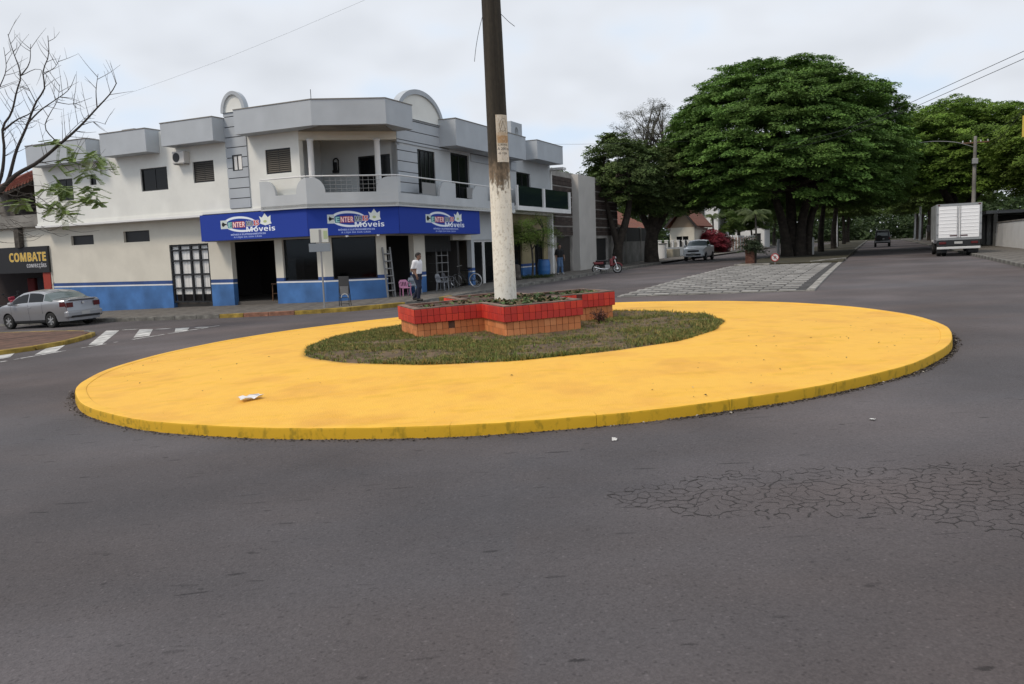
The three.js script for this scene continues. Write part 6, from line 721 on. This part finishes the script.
{ const o = fv('grey_roofed_house', 'white house with steep grey roof and tall blank wall behind the crimson bush', 'house', 90, -14.3); part(o, 'wall', bx(0, 1.9, -.3, 6.3, -9, 0), M.white); part(o, 'wall', bx(-5, -.001, -.3, 3.4, -8, -.2), M.creamLow); part(o, 'roof', slabShape(poly([[-5.4, 3.3], [-.9, 3.3], [-.02, 4.0], [-.02, 6.2], [-2.2, 6.3]]), -8.2, .2), mat([.20, .19, .185], .9, { tex: T.rough })); part(o, 'window', bx(-3.6, -2.2, .9, 2.1, -.199, -.15), M.glassDark); part(o, 'coping', bx(-.05, 1.95, 6.301, 6.4, -9.05, .05), M.concrete); }
{ const o = fv('white_house', 'white flat-roofed house with dark doorway far up the left pavement', 'house', 122, -11.6); part(o, 'wall', wallGrid(-3.4, 1.6, -.3, 4.3, -8, 0, [[-2.6, -1.2, .9, 2.2], [-.3, 1.0, -.3, 2.5]]), M.white); part(o, 'door', bx(-.3, 1.0, -.3, 2.5, -7.9, -.2), M.dark); part(o, 'window', bx(-2.6, -1.2, .9, 2.2, -7.9, -.15), M.glassDark); part(o, 'cornice', bx(-3.5, 1.7, 4.301, 4.5, -8.1, .1), M.white); }
{ // right side: wall, gateway, dark shed
  const o = av('boundary_wall', 'pale painted boundary wall at the right edge', 'wall', 16, 16.5); part(o, 'wall', wallGrid(0, 33, -.3, 2.05, 0, .2), mat([.70, .71, .72], .9, { tex: T.plaster })); part(o, 'coping', bx(0, 33, 2.051, 2.13, -.04, .24), M.concrete);
  const g = av('carport', 'dark open carport behind the parked truck', 'carport', 49.2, 16.4); for (const [x, z] of [[.2, .1], [4.2, .1], [8.2, .1], [.2, 4.6], [8.2, 4.6]]) part(g, 'post', rbx(x - .14, x + .14, -.2, 2.7, z - .14, z + .14, .02), M.concrete); part(g, 'roof', bx(-.2, 8.7, 2.701, 2.95, -.6, 5), M.zinc); part(g, 'rear_wall', bx(0, 8.5, -.2, 2.69, 4.75, 4.95), mat([.08, .075, .07], .9)); part(g, 'side_wall', bx(8.35, 8.5, -.2, 2.69, .25, 4.74), mat([.10, .095, .09], .9));
  const w = av('boundary_wall', 'long grey boundary wall running on behind the truck', 'wall', 58.5, 16.6); part(w, 'wall', bx(0, 90, -.3, 2.2, 0, .2), mat([.30, .29, .28], .95, { tex: T.stain })); part(w, 'coping', bx(0, 90, 2.201, 2.28, -.04, .24), M.concrete);
}
// ---------------------------------------------------------------- utility poles and wires on the right
{
  const [x, z] = A(42.8, 14.3), y = G(x, z) + .146, p = thing('utility_pole', 'slim grey concrete pole with street lamp rising behind the truck', 'utility pole', [x, y, z], -YA); part(p, 'shaft', cyl(.17, .11, 8.15, 0, -.05, 0, 14), M.concrete); part(p, 'crossarm', rbx(-.9, .9, 7.6, 7.7, -.06, .04, .02), M.wood); for (const q of [-.8, -.3, .35, .8]) part(p, 'insulator', cyl(.04, .05, .13, q, 7.7, -.01, 8), M.lampClear); part(p, 'lamp_arm', tube([[0, 7.3, 0], [-1.2, 7.75, .1], [-2.6, 7.95, .1], [-3.6, 7.95, .1]], .025), M.zinc); part(p, 'lamp_head', rbx(-4.25, -3.5, 7.86, 8.02, -.06, .26, .06), mat([.6, .6, .58], .4)); part(p, 'bracket', rbx(-.2, .2, 6.1, 6.5, .08, .35, .04), M.zinc);
  const [x2, z2] = A(6, 15.2), y2 = G(x2, z2) + .146; const q = thing('utility_pole', 'concrete pole at the right carrying the yellow board, outside the frame edge', 'utility pole', [x2, y2, z2], -YA); part(q, 'shaft', cyl(.19, .12, 9.6, 0, -.05, 0, 14), M.concrete); part(q, 'crossarm', rbx(-.9, .9, 8.9, 9.0, -.06, .04, .02), M.wood); for (const k of [-.8, -.3, .35, .8]) part(q, 'insulator', cyl(.04, .05, .13, k, 9.0, -.01, 8), M.lampClear);
  const [x3, z3] = A(96, 14.4), y3 = G(x3, z3) + .146; const wires = (n, a, b, sag, wr = .012) => solo('overhead_wire', n, 'wire', limb([a, [(a[0] + b[0]) / 2, (a[1] + b[1]) / 2 - sag, (a[2] + b[2]) / 2], b], [wr, wr], 5), M.dark);
  wires('upper overhead wire running from the right edge across the great dome tree', [19.41, 8.76, -28], [17.47, 8.7, -62], .9); wires('second overhead wire just below the upper one at right', [19.42, 8.49, -28], [17.85, 8.31, -62], .8);
  wires('slack overhead wire to the slim pole at the upper right', [21.03, 8.11, -30], [x, y + 7.8, z], .4); wires('lowest overhead wire at the right edge', [18.94, 7.73, -28], [x + .3, y + 6.9, z + .14], .5);
  wires('thin wire from the left crossing the sky above the shop', [-24.81, 10.3, -46], [-3.1, 14.66, -38], .3, .004); wires('thin wire over the stone building towards the trees', [-4.3, 8.4, -48], [14, 9.2, -58], .15, .008);
  const b = thing('yellow_board', 'yellow board high at the right edge of the view', 'sign', [19.48, 5.45, -30], -.5); part(b, 'panel', rbx(-.4, .4, 0, .78, -.03, .03, .01), mat([.55, .42, .06], .6)); part(b, 'bracket', [bar([.2, .2, -.03], [.6, .1, -.3], .02), bar([.2, .6, -.03], [.6, .55, -.3], .02), bar([.6, -5.3, -.3], [.6, .9, -.3], .05)], M.zinc);
}
renderer.render(scene, camera);
